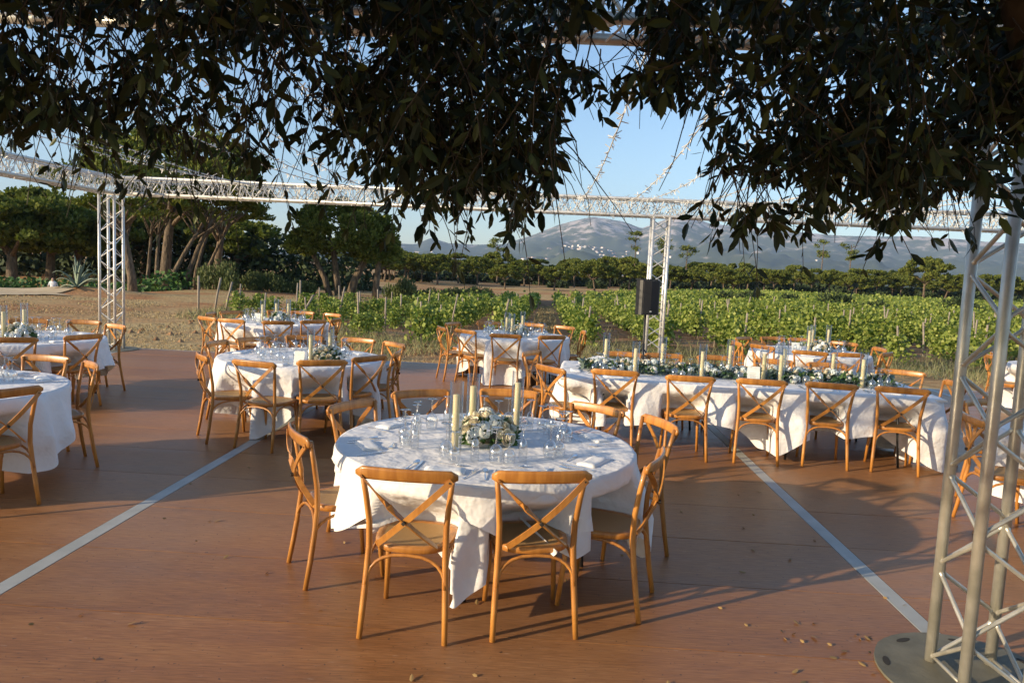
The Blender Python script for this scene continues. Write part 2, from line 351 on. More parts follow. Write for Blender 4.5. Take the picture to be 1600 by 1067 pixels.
def patch(name, poly_fn, x0, x1, y0, y1, st, mt, dz):
    xs = np.arange(x0, x1 + st, st); ys = np.arange(y0, y1 + st, st); idx = {}; V = []; F = []
    for j, y in enumerate(ys):
        for i, x in enumerate(xs):
            if poly_fn(x, y): idx[i, j] = len(V); V.append((x, y, gz(x, y) + dz))
    for (i, j) in idx:
        q = [(i, j), (i + 1, j), (i + 1, j + 1), (i, j + 1)]
        if all(k in idx for k in q): F.append([idx[k] for k in q])
    return link(name, npmesh(name, V, F, mt, True), kind='structure')
def vineyard_near(x): return 19.4 + max(0, -x - 3.2) * 1.02 + 0.45 * math.sin(x * 0.9) + .5 * math.sin(x * .37 + 1)
def vineyard_far(u): return float(np.interp(u, [-.38, -.28, -.2, -.1, 0, .1, .3], [29, 32, 37, 52, 74, 92, 122]))
patch('vineyard_soil', lambda x, y: y > vineyard_near(x) and x > -13.5 + 0.03 * y + 2.5 * math.sin(y * .3) * .3 and y < vineyard_far(x / y) + 1, -16, 100, 18, 150, 1.0, M['soil'], 0.05)
patch('track', lambda x, y: (x < -20.6 - 0.8 * noise.noise(Vector((y * .5, 0, 0))) - abs(y - 35) * 0.9) and 30.5 < y < 39, -60, -16, 30, 42, 0.5, M['track'], 0.05)

# wooden deck: axis frame turned 2.3 degrees clockwise
DA = -rad(2.3)
def dk(x, y, z=0.0):
    return Vector((x * math.cos(DA) - y * math.sin(DA), x * math.sin(DA) + y * math.cos(DA), z))
deck = link('deck', None, loc=(0, 0, 0), rotz=DA); deck['kind'] = 'structure'
base = MB().box((0.2, 6.1, -0.145), (26, 16.0, 0.24)).build('deck_base', M['black'], deck)
strip_x = (-12.95, -7.9, -2.87, 2.18, 7.23, 12.3)
JY = 13.98
pm = {}
for b in range(5):
    x0, x1 = strip_x[b] + 0.053, strip_x[b + 1] - 0.053
    wd = (x1 - x0)
    for c in range(1):
        for r in range(20):
            y1 = JY - r * 0.80; y0 = y1 - 0.80
            key = round(wd, 3)
            if key not in pm:
                pm[key] = MB().box((0, 0, 0), (wd - 0.005, 0.7935, 0.02)).mesh('deck_panel', M['deck'])
            link('deck_panel', pm[key], deck, loc=(x0 + wd * (c + .5), y0 + .4, -0.0105 + R.uniform(-.0006, .0006)))
for x in strip_x[1:5]:
    MB().box((x, JY - 8, -0.009), (0.10, 16, 0.02)).build('joint_strip', M['strip'], deck)
MB().box((-.2, JY + .03, -0.012), (26, 0.05, 0.022)).build('edge_strip', M['strip'], deck)

# mountains: ridge heights by compass direction, built 4 to 9 km away
ridge = [(-60, 1.0), (-40, .7), (-27.5, .2), (-17, .75), (-12, 1.25), (-9.6, 1.61), (-7.7, 1.66), (-6.6, 2.19), (-5.2, 1.87), (-3.3, 1.87), (-0.8, 2.08), (1.6, 2.97), (3.0, 3.66),
         (5.0, 4.25), (5.9, 4.42), (7.85, 4.09), (9.46, 3.58), (10.9, 4.19), (12.1, 4.7), (14.4, 4.11), (18.5, 3.75), (24, 3.57), (28.8, 3.45), (34, 3.17), (40, 2.7), (60, 2), (80, 1)]
ra = [a for a, h in ridge]; rh = [h for a, h in ridge]
AZ = np.arange(-58, 75, 0.22); DS = np.concatenate([np.linspace(2600, 8000, 60), np.linspace(8120, 9500, 8)])
def mheight(az, d):
    el = float(np.interp(az, ra, rh)); H8 = math.tan(rad(el)) * 8000 + 4
    t = (d - 2600) / 5400
    x = d * math.sin(rad(az)); y = d * math.cos(rad(az))
    nv = noise.fractal(Vector((x / 900, y / 900, 0.3)), 1.0, 2.1, 6)
    rd = 1 - abs(noise.noise(Vector((x / 1100 + 5, y / 1500, 1.7)))) * 1.6
    r2 = noise.fractal(Vector((x / 260, y / 330, 2.3)), .8, 2.1, 4)
    if t <= 1:
        prof = 0.10 * t + 0.90 * t ** 2.3
        h = H8 * (prof + 0.22 * nv * t * (1 - t) * 2 + 0.26 * (rd - .6) * math.sin(PI * min(1, t)) ** .8 + 0.10 * r2 * math.sin(PI * min(1, t)) ** .5 + 0.02 * nv * t + .012 * r2) + 8 * nv * t
    else:
        h = H8 * (1 - (t - 1) * 1.2) + 10 * nv
    return h - 6
V = []
MH = np.zeros((len(DS), len(AZ)))
for i, d in enumerate(DS):
    for j, a in enumerate(AZ):
        h = mheight(a, d); MH[i, j] = h; V.append((d * math.sin(rad(a)), d * math.cos(rad(a)), h))
n_ = len(AZ); F = [(i * n_ + j, i * n_ + j + 1, (i + 1) * n_ + j + 1, (i + 1) * n_ + j) for i in range(len(DS) - 1) for j in range(n_ - 1)]
link('mountain', npmesh('mountain', V, F, M['mountain'], True), kind='structure')

# hillside village: each house a small gabled block
def house_mesh(a, b, h):
    o = MB(); o.box((0, 0, h / 2), (a, b, h)); return o.mesh('house_wall', M['house'])
hm = [(house_mesh(a, b, h), (a, b, h)) for a, b, h in ((20, 13, 10), (30, 16, 12), (15, 15, 17))]
rm = []
for me, (a, b, h) in hm:
    o = MB(); vs = [(-a / 2 - .6, -b / 2 - .6, h + .02), (a / 2 + .6, -b / 2 - .6, h + .02), (a / 2 + .6, b / 2 + .6, h + .02), (-a / 2 - .6, b / 2 + .6, h + .02), (-a / 2 - .6, 0, h + 3), (a / 2 + .6, 0, h + 3)]
    o.add(vs, [(0, 1, 5, 4), (2, 3, 4, 5), (0, 4, 3), (1, 2, 5), (0, 3, 2, 1)], False); rm.append(o.mesh('roof', M['roof']))
cl = [(5.0, 5700, 1.5, 330, 95), (7.6, 5500, 1.6, 260, 50), (1.6, 4900, 1.6, 300, 26), (-5.5, 5000, 1.8, 300, 16), (11.5, 5600, 1.3, 250, 12), (22, 5600, 3.5, 300, 10)]
for (ca, cdist, sa, sdist, cnt) in cl:
    for k in range(cnt):
        a = R.gauss(ca, sa * .75); d = R.gauss(cdist, sdist); q = R.randrange(3)
        i = min(len(DS) - 2, int((d - 2600) / 5400 * 59)); j = int((a + 58) / .22)
        z = float(min(MH[i, j], MH[i + 1, j], MH[i, j + 1]))
        h = thing('house', 'small pale house on the lower mountain slope beyond the pines', 'house', (d * math.sin(rad(a)), d * math.cos(rad(a)), z), R.uniform(0, 3), 'white houses of the hillside village')
        link('wall', hm[q][0], h); link('roof', rm[q], h)

_o1 = 'first second third fourth fifth sixth seventh eighth ninth tenth eleventh twelfth thirteenth fourteenth fifteenth sixteenth seventeenth eighteenth nineteenth'.split()
def ordi(n):
    if n < 20: return _o1[n - 1]
    t = n // 10; u = n % 10
    return ({2: 'twentieth', 3: 'thirtieth', 4: 'fortieth'}[t]) if u == 0 else {2: 'twenty', 3: 'thirty', 4: 'forty'}[t] + '-' + _o1[u - 1]

# ------------------------------------------------------------------ stone pines
def crown_mesh(rx, rz, clumps, faces, size, seed, flat=0.55):
    g = np.random.default_rng(seed); P = []; T = []
    for k in range(clumps):
        a = g.random() * 2 * PI; u = g.random() ** .5
        r = rx * u * (0.9 + .2 * g.random()); z = rz * math.sqrt(max(0, 1 - u * u * .92)) * (1 if g.random() < flat + .2 else g.uniform(-.35, .6))
        c = np.array([r * math.cos(a), r * math.sin(a), z]); cr = rx * g.uniform(.13, .24)
        n = int(faces / clumps * g.uniform(.7, 1.3)); d = unit(g.normal(size=(n, 3))); d[:, 2] = np.where(d[:, 2] < -.2, d[:, 2] * .4, d[:, 2])
        P.append(c + d * cr * (g.random((n, 1)) ** .35) * np.array([1, 1, .72])); T.append(d * .8 + np.array([0, 0, .5]) + g.normal(size=(n, 3)) * .5)
    P = np.concatenate(P); T = np.concatenate(T)
    return quads(P, size, M['pinecrown'], 'crown', tilt=T, aspect=1.5)
def trunk_mesh(h, r, lean, crx, seed, forks=6, crz=1.0):
    g = random.Random(seed); o = MB(); top = Vector((lean[0], lean[1], h))
    pts = [Vector((0, 0, -.3)), Vector((lean[0] * .15, lean[1] * .15, h * .3)), Vector((lean[0] * .55, lean[1] * .5, h * .65)), top]
    o.tube(pts, [r * 1.35, r, r * .85, r * .7], 8)
    for k in range(forks):
        a = 2 * PI * k / forks + g.uniform(-.4, .4); q = g.uniform(.45, .85) * crx; st = pts[2].lerp(top, g.uniform(.2, 1))
        e = top + Vector((math.cos(a) * q, math.sin(a) * q, crz * g.uniform(.35, .8)))
        o.tube([st, st.lerp(e, .45) + Vector((0, 0, .1 * h)) * g.uniform(-.3, .5), e], [r * .5, r * .32, r * .1], 5)
    return o.mesh('trunk', M['bark'])
# far line of pines (crown about 7 m wide), built in five shapes
farp = []
for k in range(5):
    t = thing('stone_pine', '', 'tree', (0, 0, -500), 0, 'stone pines along the far edge of the vineyard')
    link('trunk', trunk_mesh(2.5, .17, (R.uniform(-.5, .5), 0), 2.8, 50 + k, 5, 1.6), t)
    c = link('crown', crown_mesh(3.5, 2.3, 46, 7500, .26, 60 + k, .42), t); c.location = (0, 0, 3.15)
    farp.append(t)
def far_pos(px, D): return ((px - 800) / 1156 * D, D)
spots = []
line = [(628, 165, 1.1), (655, 150, .95), (680, 140, 1.0), (712, 160, 1.1), (742, 150, 1.0), (772, 175, 1.15), (785, 128, .86), (815, 160, 1.05), (838, 175, 1.1), (862, 130, .92), (893, 168, 1.1), (925, 138, 1.08), (948, 172, 1.15),
        (978, 138, 1.0), (1003, 172, 1.15), (1042, 150, 1.0), (1075, 150, .95), (1105, 172, 1.1), (1126, 140, .85), (1140, 140, .88), (1162, 165, 1.1), (1188, 150, 1.05), (1204, 143, .95), (1236, 170, 1.05), (1262, 160, .95), (1290, 165, .95),
        (1318, 158, .9), (1333, 148, .8), (1362, 165, 1.0), (1388, 165, .95), (1437, 150, 1.35), (1470, 168, 1.0), (1500, 165, 1.0), (1530, 160, .9), (1560, 160, .95), (1590, 165, .95), (1630, 160, 1)]
for i, (px, D, s) in enumerate(line): spots.append((px, D, s))
for i in range(44): spots.append((620 + i * 23 + R.uniform(-8, 8), R.uniform(180, 205), R.uniform(.85, 1.1)))
for i in range(14): spots.append((560 + R.uniform(0, 100), R.uniform(120, 200), R.uniform(.9, 1.2)))
for i, (px, D, s) in enumerate(spots):
    x, y = far_pos(px, D)
    lab = f'stone pine edging the vineyard, {ordi(i + 1)} from the left in the front row' if i < len(line) else 'stone pine standing behind the front row of pines beyond the vineyard'
    src = farp[i % 5]
    loc = (x, y, gz(x, y) - .1); rz = R.uniform(0, 6.28)
    if i < 5: t = src; t.location = loc; t.rotation_euler = (0, 0, rz); t.scale = (s, s, s); t['label'] = lab
    else: copytree(src, loc, rz, lab, (s * R.uniform(.8, 1.2), s, s * R.uniform(.78, 1.15)))
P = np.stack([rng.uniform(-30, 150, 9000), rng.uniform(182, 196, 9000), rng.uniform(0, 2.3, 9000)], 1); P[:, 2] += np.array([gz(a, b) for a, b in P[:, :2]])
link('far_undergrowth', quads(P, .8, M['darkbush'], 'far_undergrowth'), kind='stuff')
# tall thin pines poking over the line
for px, D, s, lab in ((770, 185, 1.0, 'tall thin pine rising left of the path end above the tree line'), (985, 190, 1.25, 'tall sparse pine with tufted branches left of the middle truss column'), (1028, 190, 1.2, 'thin tufted pine right beside the middle truss column'),
                 (1066, 190, 1.05, 'single thin tufted tree just right of the middle truss column'), (1275, 190, 1.2, 'sparse tall pine over the tree line under the hanging leaves'), (1318, 190, 1.2, 'sparse tall pine with two tufts over the right tree line')):
    x, y = far_pos(px, D); t = thing('tall_pine', lab, 'tree', (x, y, gz(x, y)), R.uniform(0, 6), 'tall pines above the tree line')
    o = MB(); o.tube([(0, 0, 0), (.2, 0, 6), (0, .1, 10.5 * s)], [.2, .15, .06], 6)
    for q in range(6): a = R.uniform(0, 6.3); z = R.uniform(7, 10.3) * s; o.tube([(.1, 0, z - .5), (1.5 * math.cos(a), 1.5 * math.sin(a), z + .2)], [.06, .03], 4)
    o.build('trunk', M['bark'], t)
    P = np.concatenate([np.array([R.uniform(-1.7, 1.7), R.uniform(-1.5, 1.5), R.uniform(7.5, 11) * s]) + rng.normal(size=(90, 3)) * np.array([.42, .42, .25]) for _ in range(9)])
    link('crown', quads(P, .25, M['pinecrown'], 'crown'), t)

# big round pine in the middle left, in front of the hill
t = thing('stone_pine', 'big rounded dark green stone pine standing alone left of centre behind the vines', 'tree', (-13.1, 56.5, gz(-13, 56)))
o = MB()
for (a, b, l_, r) in ((-.9, 0, (-1.6, 0), .22), (-.35, .3, (-.6, .5), .26), (.5, 0, (1.4, .4), .3), (2.6, -.6, (.3, 0), .24)):
    o.tube([(a, b, -.3), (a + l_[0] * .3, b, 1.3), (a + l_[0], b + l_[1], 3.4), (a + l_[0] * 1.9, b + l_[1] * 2, 5)], [r * 1.2, r, r * .75, r * .4], 8)
o.build('trunk', M['bark'], t)
P = []; T = []
g = np.random.default_rng(5)
for k in range(150):
    a = g.random() * 2 * PI; u = math.sqrt(g.random()); th = g.uniform(-.45, 1)
    rr = 3.9 * math.sqrt(max(.04, 1 - th * th * .97)); rr *= (.55 + .45 * u)
    c = np.array([rr * math.cos(a) * 1.02, rr * math.sin(a) * .9, 4.2 + th * 2.55 + (0.3 if math.cos(a) < 0 else 0)])
    n = 210; d = unit(g.normal(size=(n, 3))); P.append(c + d * g.uniform(.5, .85) * (g.random((n, 1)) ** .35) * np.array([1, 1, .75])); T.append(d + np.array([0, 0, .4]))
link('crown', quads(np.concatenate(P), .16, M['pinecrown'], 'crown', tilt=np.concatenate(T)), t)

# grove of leaning pines on the left; trunks one by one with their own crowns
gro = [(205, 45, 8.8, .62, (-.6, 0), 3.4, 'thick dark pine trunk forking low right beside the left truss column'),
       (226, 50, 9, .22, (.3, 0), 2.4, 'slim pine trunk just right of the thick forked one'), (240, 50, 9, .26, (.2, 0), 2.6, 'upright slim pine trunk in the left grove, second from the forked one'),
       (258, 50, 9.5, .3, (1.9, .5), 3.0, 'pine trunk leaning right in the middle of the left grove'), (286, 51, 9.5, .33, (1.5, 0), 3.2, 'lit pine trunk bending right near the edge of the grove'),
       (299, 52, 9, .27, (.9, .5), 3.0, 'twin lit pine trunk just right of the bending one'), (312, 54, 8.5, .22, (1.6, .4), 2.8, 'thin pine trunk slanting strongly right at the grove edge')]
for i, (px, D, h, r, lean, cr, lab) in enumerate(gro):
    x, y = far_pos(px, D); z = gz(x, y); h2 = 5.2 if i else 4.6
    t = thing('grove_pine', lab, 'tree', (x, y, z), 0, 'leaning pines of the left grove')
    link('trunk', trunk_mesh(h2, r * (.55 if i else .42), (lean[0] * 1.2, lean[1]), cr * .9, 80 + i, 6 if i else 9, 2.0), t)
    c = link('crown', crown_mesh(cr * 1.1, 2.3, 40, 5200, .17, 90 + i), t); c.location = (lean[0] * 1.2, lean[1], h2 + 1.3)
# upper crown lobes of the grove (the tall pine whose crown fills the sky over the column)
t = thing('tall_stone_pine', 'large high pine crown rising behind the left truss column and hanging leaves', 'tree', (-26.5, 56, gz(-26, 56)))
link('trunk', trunk_mesh(7.4, .4, (.6, 0), 4.2, 131, 9, 2.2), t)
c = link('crown', crown_mesh(6.2, 3.2, 95, 15000, .19, 132), t); c.location = (.6, 0, 9.0)
t = thing('tall_stone_pine', 'broad pine crown above the trunks at the right end of the left grove', 'tree', (-24.6, 61, gz(-24, 61)))
link('trunk', trunk_mesh(5.6, .35, (.5, 0), 3.6, 133, 8, 2.0), t)
c = link('crown', crown_mesh(4.3, 2.5, 70, 11000, .17, 134), t); c.location = (.5, 0, 6.6)
# dark wood at the far left
for i, (px, D, s, lab) in enumerate(((15, 60, 1.45, 'dense dark pine at the left edge of the photo with a black trunk'), (75, 64, 1.4, 'dark rounded pine behind the person in white'), (118, 66, 1.3, 'dark pine behind the agave'), (-60, 60, 1.5, 'dark pine cut by the left edge'),
      (40, 80, 1.6, 'dark pine of the back row on the left'), (150, 82, 1.5, 'dark back row pine behind the left truss column'), (225, 74, 1.5, 'shaded back row pine behind the leaning trunks'), (300, 78, 1.5, 'shaded back row pine between the slanting trunks'), (365, 74, 1.35, 'dark pine left of the big rounded one'), (402, 80, .72, 'low dark pine touching the left side of the big rounded one'))):
    x, y = far_pos(px, D); t = thing('dark_pine', lab, 'tree', (x, y, gz(x, y) - .2), R.uniform(0, 6), 'dark pines of the left wood')
    link('trunk', trunk_mesh(2.6, .3, (R.uniform(-.6, .6), 0), 3.2, 150 + i, 6, 1.5), t)
    c = link('crown', crown_mesh(3.6, 2.0, 60, 9000, .2, 160 + i, .2), t); c.location = (0, 0, 3.1); t.scale = (s, s, s * (1.0 if i != 8 else .9))
# low dark undergrowth below the pines at the back left
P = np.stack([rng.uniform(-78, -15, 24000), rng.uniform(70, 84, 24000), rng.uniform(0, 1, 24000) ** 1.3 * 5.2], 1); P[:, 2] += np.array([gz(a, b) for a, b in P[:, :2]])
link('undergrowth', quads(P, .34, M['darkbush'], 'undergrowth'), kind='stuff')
P = np.stack([rng.uniform(-62, -22, 9000), rng.uniform(46.5, 51, 9000), rng.uniform(0, 1, 9000) ** 1.2 * 1.45], 1); P[:, 2] += np.array([gz(a, b) for a, b in P[:, :2]])
link('ground_ivy', quads(P, .2, M['hedgeg'], 'ground_ivy'), kind='stuff')

# bushes
def bush(px, D, w_, h_, lab, mt='bush', n=2600, up=True, size=.10):
    x, y = far_pos(px, D); k = max(6, int(w_ * 7)); P = []; T = []
    for q in range(k):
        c = np.array([R.uniform(-w_ / 2, w_ / 2) * .8, R.uniform(-.5, .5) * min(w_, 2), 0]); hh = h_ * R.uniform(.6, 1) * math.sqrt(max(.1, 1 - (2 * c[0] / w_) ** 2 * .8)); c[2] = hh * .45
        m_ = n // k; d = unit(rng.normal(size=(m_, 3))); P.append(c + d * (rng.random((m_, 1)) ** .4) * np.array([w_ / k * 2.2 + .25, .6, hh * .55])); T.append(d * .4 + np.array([0, 0, 1.3 if up else .1]))
    P = np.concatenate(P); P[:, 2] = np.maximum(P[:, 2], .0)
    return tag(link('bush', quads(P, size, M[mt], 'bush', tilt=np.concatenate(T), aspect=2.2), loc=(x, y, gz(x, y))), lab, 'bush', 'bushes around the vineyard')
bush(338, 50, 3.0, 2.3, 'feathery yellow-green bush beside the slanting trunk of the grove')
bush(408, 54, 3.2, 1.7, 'wide feathery olive green bush left of the big rounded pine')
bush(462, 55, 2.2, 1.2, 'low feathery bush close to the trunks of the big rounded pine')
bush(625, 62, 2.5, 2.1, 'rounded yellow-green bush right of the big rounded pine', size=.12)
bush(668, 70, 3.6, 1.2, 'low grey-green bush right of the yellow-green one')
bush(712, 78, 4, 1.3, 'low spreading grey bush at the far end of the left vine rows')
bush(745, 84, 3.2, 1.4, 'grey-green shrub left of the small pine at the vineyard end')
for px, D, w_, h_, lab in ((1130, 64, 3.4, 1.7, 'leftmost dark scrub clump in the right field'), (1165, 62, 3.2, 1.7, 'second dark scrub clump from the left in the right field'), (1225, 60, 3.2, 1.5, 'dark low clump in the middle of the right field'), (1300, 56, 3.0, 1.9, 'rounded dark shrub right of the middle of the field'),
      (1362, 52, 2.6, 1.25, 'small dark clump right of the rounded shrub'), (1495, 56, 2.6, 1.8, 'dark shrub beside the near truss in the right field'), (1100, 78, 5, .9, 'far flat scrub clump right of the middle truss')):
    bush(px, D, w_, h_, lab, 'darkbush', up=False, size=.13)
for i in range(16):
    bush(600 + i * 65 + R.uniform(-15, 15), R.uniform(150, 158), R.uniform(3, 6), R.uniform(1.2, 2.0), 'low dark bush among the foot of the far pines', 'darkbush', 1200, False, .3)

# agave on its earth mound
ag = thing('agave', 'big grey-green agave with curling leaves on a mound left of the truss column', 'plant', (-22.2, 37.6, gz(-22.2, 37.6) - .05))
for k in range(30):
    a = R.uniform(0, 2 * PI); el = R.choice((.15, .55, .9, 1.2, 1.4)) + R.uniform(-.12, .12); L = R.uniform(1.25, 1.9) * (1 if el > .4 else .8)
    d = Vector((math.cos(a) * math.cos(el), math.sin(a) * math.cos(el), math.sin(el))); side = Vector((-math.sin(a), math.cos(a), 0)); o = MB(); pts = []; ws = []
    curl = 0.9 if R.random() < .5 and el < 1.2 else .15
    for q in range(8):
        u = q / 7; p = d * (L * u) + Vector((0, 0, -curl * L * .5 * u ** 3)) + Vector((d.x, d.y, 0)) * curl * .25 * u * u; pts.append(p); ws.append(.20 * (1 - u) ** .6 * (0.6 + u * 1.3 if u < .3 else 1) + .01)
    vs = []; fs = []
    for q, p in enumerate(pts):
        up = Vector((0, 0, 1)); vs += [p - side * ws[q] / 2 + up * ws[q] * .22, p - up * .0, p + side * ws[q] / 2 + up * ws[q] * .22, p - up * .04]
        if q: b = q * 4; fs += [(b - 4, b - 3, b + 1, b), (b - 3, b - 2, b + 2, b + 1), (b - 2, b - 1, b + 3, b + 2), (b - 1, b - 4, b, b + 3)]
    o.add(vs, fs, True); o.build('leaf', M['agave'], ag)

# person in white shirt near the agave (standing in the dip behind the bank)
def person():
    x, y = far_pos(79, 46); root = thing('person', 'person in white shirt and dark trousers standing left of the agave, arms down', 'person', (x, y, gz(x, y)), .2)
    J = [((0, 0, .95), .15), ((0, 0, 1.15), .14), ((0, .0, 1.38), .16), ((0, 0, 1.50), .06), ((0, .01, 1.60), .085), ((0, .01, 1.68), .085),
         ((-.19, 0, 1.40), .06), ((-.27, .02, 1.15), .045), ((-.30, -.06, .92), .035), ((.19, 0, 1.40), .06), ((.27, .02, 1.15), .045), ((.31, -.05, .93), .035),
         ((-.10, 0, .88), .09), ((-.11, -.03, .48), .06), ((-.12, .03, .08), .045), ((-.12, -.1, .03), .04), ((.10, 0, .88), .09), ((.11, .04, .48), .06), ((.12, .08, .08), .045), ((.12, -.06, .03), .04)]
    E_ = [(0, 1), (1, 2), (2, 3), (3, 4), (4, 5), (2, 6), (6, 7), (7, 8), (2, 9), (9, 10), (10, 11), (0, 12), (12, 13), (13, 14), (14, 15), (0, 16), (16, 17), (17, 18), (18, 19)]
    me = bpy.data.meshes.new('body'); me.from_pydata([j[0] for j in J], E_, []); ob = link('body', me, root)
    md = ob.modifiers.new('skin', 'SKIN'); sv = me.skin_vertices[0].data
    for i, j in enumerate(J): sv[i].radius = (j[1], j[1] * .8)
    sv[0].use_root = True
    ob.modifiers.new('sub', 'SUBSURF').levels = 1
    dg = bpy.context.evaluated_depsgraph_get(); em = bpy.data.meshes.new_from_object(ob.evaluated_get(dg)); ob.modifiers.clear(); ob.data = em
    em.materials.clear()
    for k in ('skin', 'shirt', 'trousers', 'hair'): em.materials.append(M[k])
    for p in em.polygons:
        c = p.center; p.use_smooth = True
        p.material_index = 3 if (c.z > 1.68 or (c.z > 1.6 and c.y > .03)) else 0 if c.z > 1.47 else 1 if (c.z > .93 and (abs(c.x) < .22 or c.z > 1.2)) else 0 if (abs(c.x) > .22 and c.z > .8) else 2
person()

# ------------------------------------------------------------------ vineyard
def vine_mesh(seed):
    g = np.random.default_rng(seed); n = 460; u = g.normal(size=(n, 3)) * np.array([.17, .30, .30]); sh = g.integers(0, 7, n)
    tops = g.uniform(-.3, .3, (7, 2)); P = u + np.array([0, 0, .72]); k = n // 3
    P[:k, 0] = tops[sh[:k], 0] * .6 + g.normal(size=k) * .07; P[:k, 1] = tops[sh[:k], 1] * 1.3 + g.normal(size=k) * .08; P[:k, 2] = g.uniform(.75, 1.42, k)
    P[:, 2] = np.clip(P[:, 2], .22, 1.5) * .80
    t = g.normal(size=(n, 3)) + np.array([0, 0, -.5]); return quads(P, .105, M['vine'], 'foliage', tilt=t, aspect=1.15)
vm = [vine_mesh(200 + i) for i in range(6)]
vt = []
for i in range(3):
    o = MB(); o.tube([(0, 0, -.05), (.03, .03, .3), (-.02, 0, .55), (.1, .15, .8)], [.035, .03, .025, .012], 6); o.tube([(0, 0, .45), (-.1, -.2, .85)], [.02, .01], 5); vt.append(o.mesh('trunk', M['twig']))
sm = []
for i, (h, lean) in enumerate(((1.25, .05), (1.1, -.1), (1.4, .22), (1.2, .0))):
    sm.append(MB().tube([(0, 0, -.2), (lean * .5, 0, h / 2), (lean, lean * .3, h)], [.032, .03, .026], 6).mesh('wooden_stake', M['stake']))
ROW = 2.05; DX = .045
vines = []; stakes = []; far = []
for r in range(-8, 52):
    xr = .80 + (1.25 + ROW * r if r >= 0 else -1.15 + ROW * (r + 1))
    y = vineyard_near(xr) + .6; first = True; k = 0
    while y < 122:
        x = xr + DX * (y - 20)
        if y > vineyard_far(x / y): break
        if x > -13.2 + .02 * y and abs(x / max(y, 1)) < .78:
            if k % 3 == 0 and y < 38: stakes.append((x + R.uniform(-.06, .06), y, first, r, k // 3))
            if R.random() < (.9 if y > 26 else .82): vines.append((y, x, r, k))
            first = False
        y += 1.02; k += 1
vines.sort(); near = vines[:300]; rest = vines[300:]
cen = None
ordw_ = ['first', 'second', 'third', 'fourth', 'fifth', 'sixth', 'seventh', 'eighth', 'ninth', 'tenth', 'eleventh', 'twelfth', 'thirteenth', 'fourteenth', 'fifteenth', 'sixteenth', 'seventeenth', 'eighteenth', 'nineteenth', 'twentieth']
for i, (y, x, r, k) in enumerate(near):
    s = R.uniform(.72, 1.0) * (.8 if x < -2.5 else 1); lab = f'{ordi(k + 1)} grapevine of the {ordi(r + 1 if r >= 0 else -r)} row {"right" if r >= 0 else "left"} of the grass path'
    v = thing('grapevine', lab, 'vine', (x + R.uniform(-.1, .1), y, gz(x, y) + .04), R.uniform(0, 3.14) if R.random() < .3 else R.uniform(-.3, .3), 'grapevines at the near edge of the vineyard')
    v.scale = (s, s, s * R.uniform(.85, 1.1)); link('foliage', vm[i % 6], v); link('trunk', vt[i % 3], v)
P = []
for y, x, _, _ in rest:
    n = int(np.interp(y, [25, 45, 70, 127], [190, 100, 46, 24])); sz = 1.0
    g = rng.normal(size=(n, 3)) * np.array([.20, .36, .20]) * R.uniform(.8, 1.2) + np.array([x, y, gz(x, y) + R.uniform(.46, .60)]); P.append(g)
P = np.concatenate(P); D_ = P[:, 1:2]
szv = np.interp(P[:, 1], [25, 45, 70, 127], [.11, .155, .235, .34])[:, None]
def quadsv(P, sz, material, name, tilt):
    n = len(P); d = unit(tilt); s = unit(np.cross(d, rng.normal(size=(n, 3)))); sz = sz * (.7 + .6 * rng.random((n, 1)))
    V = np.stack([P - d * sz * .55, P + s * sz / 2, P + d * sz * .55, P - s * sz / 2], 1).reshape(-1, 3)
    return npmesh(name, V, np.arange(4 * n).reshape(n, 4), material)
link('vineyard', quadsv(P, szv, M['vine'], 'vineyard', rng.normal(size=P.shape) + np.array([0, 0, -.4])), kind='stuff')
for i, (x, y, first, r, k) in enumerate(stakes[:200]):
    s = link('wooden_stake', sm[i % 4], loc=(x, y, gz(x, y)), rotz=R.uniform(0, 6)); tag(s, f'{ordi(k + 1)} grey stake of the {ordi(r + 1 if r >= 0 else -r)} vine row {"right" if r >= 0 else "left"} of the grass path', 'stake', 'wooden vineyard stakes')
for i, (x, y, h, ln, lab) in enumerate(((-11.9, 27.9, 1.45, .0, 'leftmost upright stake standing alone on the dry ground'), (-11.5, 28.3, 1.4, .28, 'stake leaning right, second from the left on the dry ground'), (-11.2, 28.6, 1.25, .3, 'stake leaning right, third from the left on the dry ground'),
     (-10.4, 36, 1.3, 0, 'thin stake far behind the three leftmost ones'), (-8.0, 27.5, 1.0, .55, 'short stake leaning hard over beside the left vines'))):
    tag(MB().tube([(0, 0, -.3), (ln * .5, 0, h / 2), (ln, 0, h)], .04, 6).build('wooden_stake', M['stake']), lab, 'stake', 'wooden vineyard stakes').location = (x, y, gz(x, y))

# dry grass and weeds
def blades(n, xr, yr, cond, h, size, mt, name):
    x = rng.uniform(*xr, n); y = yr[0] + (yr[1] - yr[0]) * rng.random(n) ** 1.6
    keep = np.array([cond(a, b) and abs(a / b) < .8 for a, b in zip(x, y)]); x = x[keep]; y = y[keep]; m_ = len(x)
    z = np.array([gz(a, b) for a, b in zip(x, y)]); hh = h * rng.uniform(.4, 1.3, m_)
    P = np.stack([x, y, z + hh / 2], 1); d = unit(rng.normal(size=(m_, 3)) * np.array([.6, .6, .1]) + np.array([0, 0, 1])); s = unit(rng.normal(size=(m_, 3)) * np.array([1, 1, .0]))
    hw = size * (y / 18)[:, None]; hh = hh[:, None]
    V = np.stack([P - d * hh / 2 - s * hw / 2, P - d * hh / 2 + s * hw / 2, P + d * hh / 2], 1).reshape(-1, 3)
    link(name, npmesh(name, V, np.arange(3 * m_).reshape(m_, 3), M[mt]), kind='stuff')
blades(60000, (-24, 18), (14.6, 34), lambda x, y: y < vineyard_near(x) + .5 and dk(0, 0) is not None and noise.noise(Vector((x * .4, y * .4, 9))) > -.15, .07, .02, 'straw', 'dry_grass')
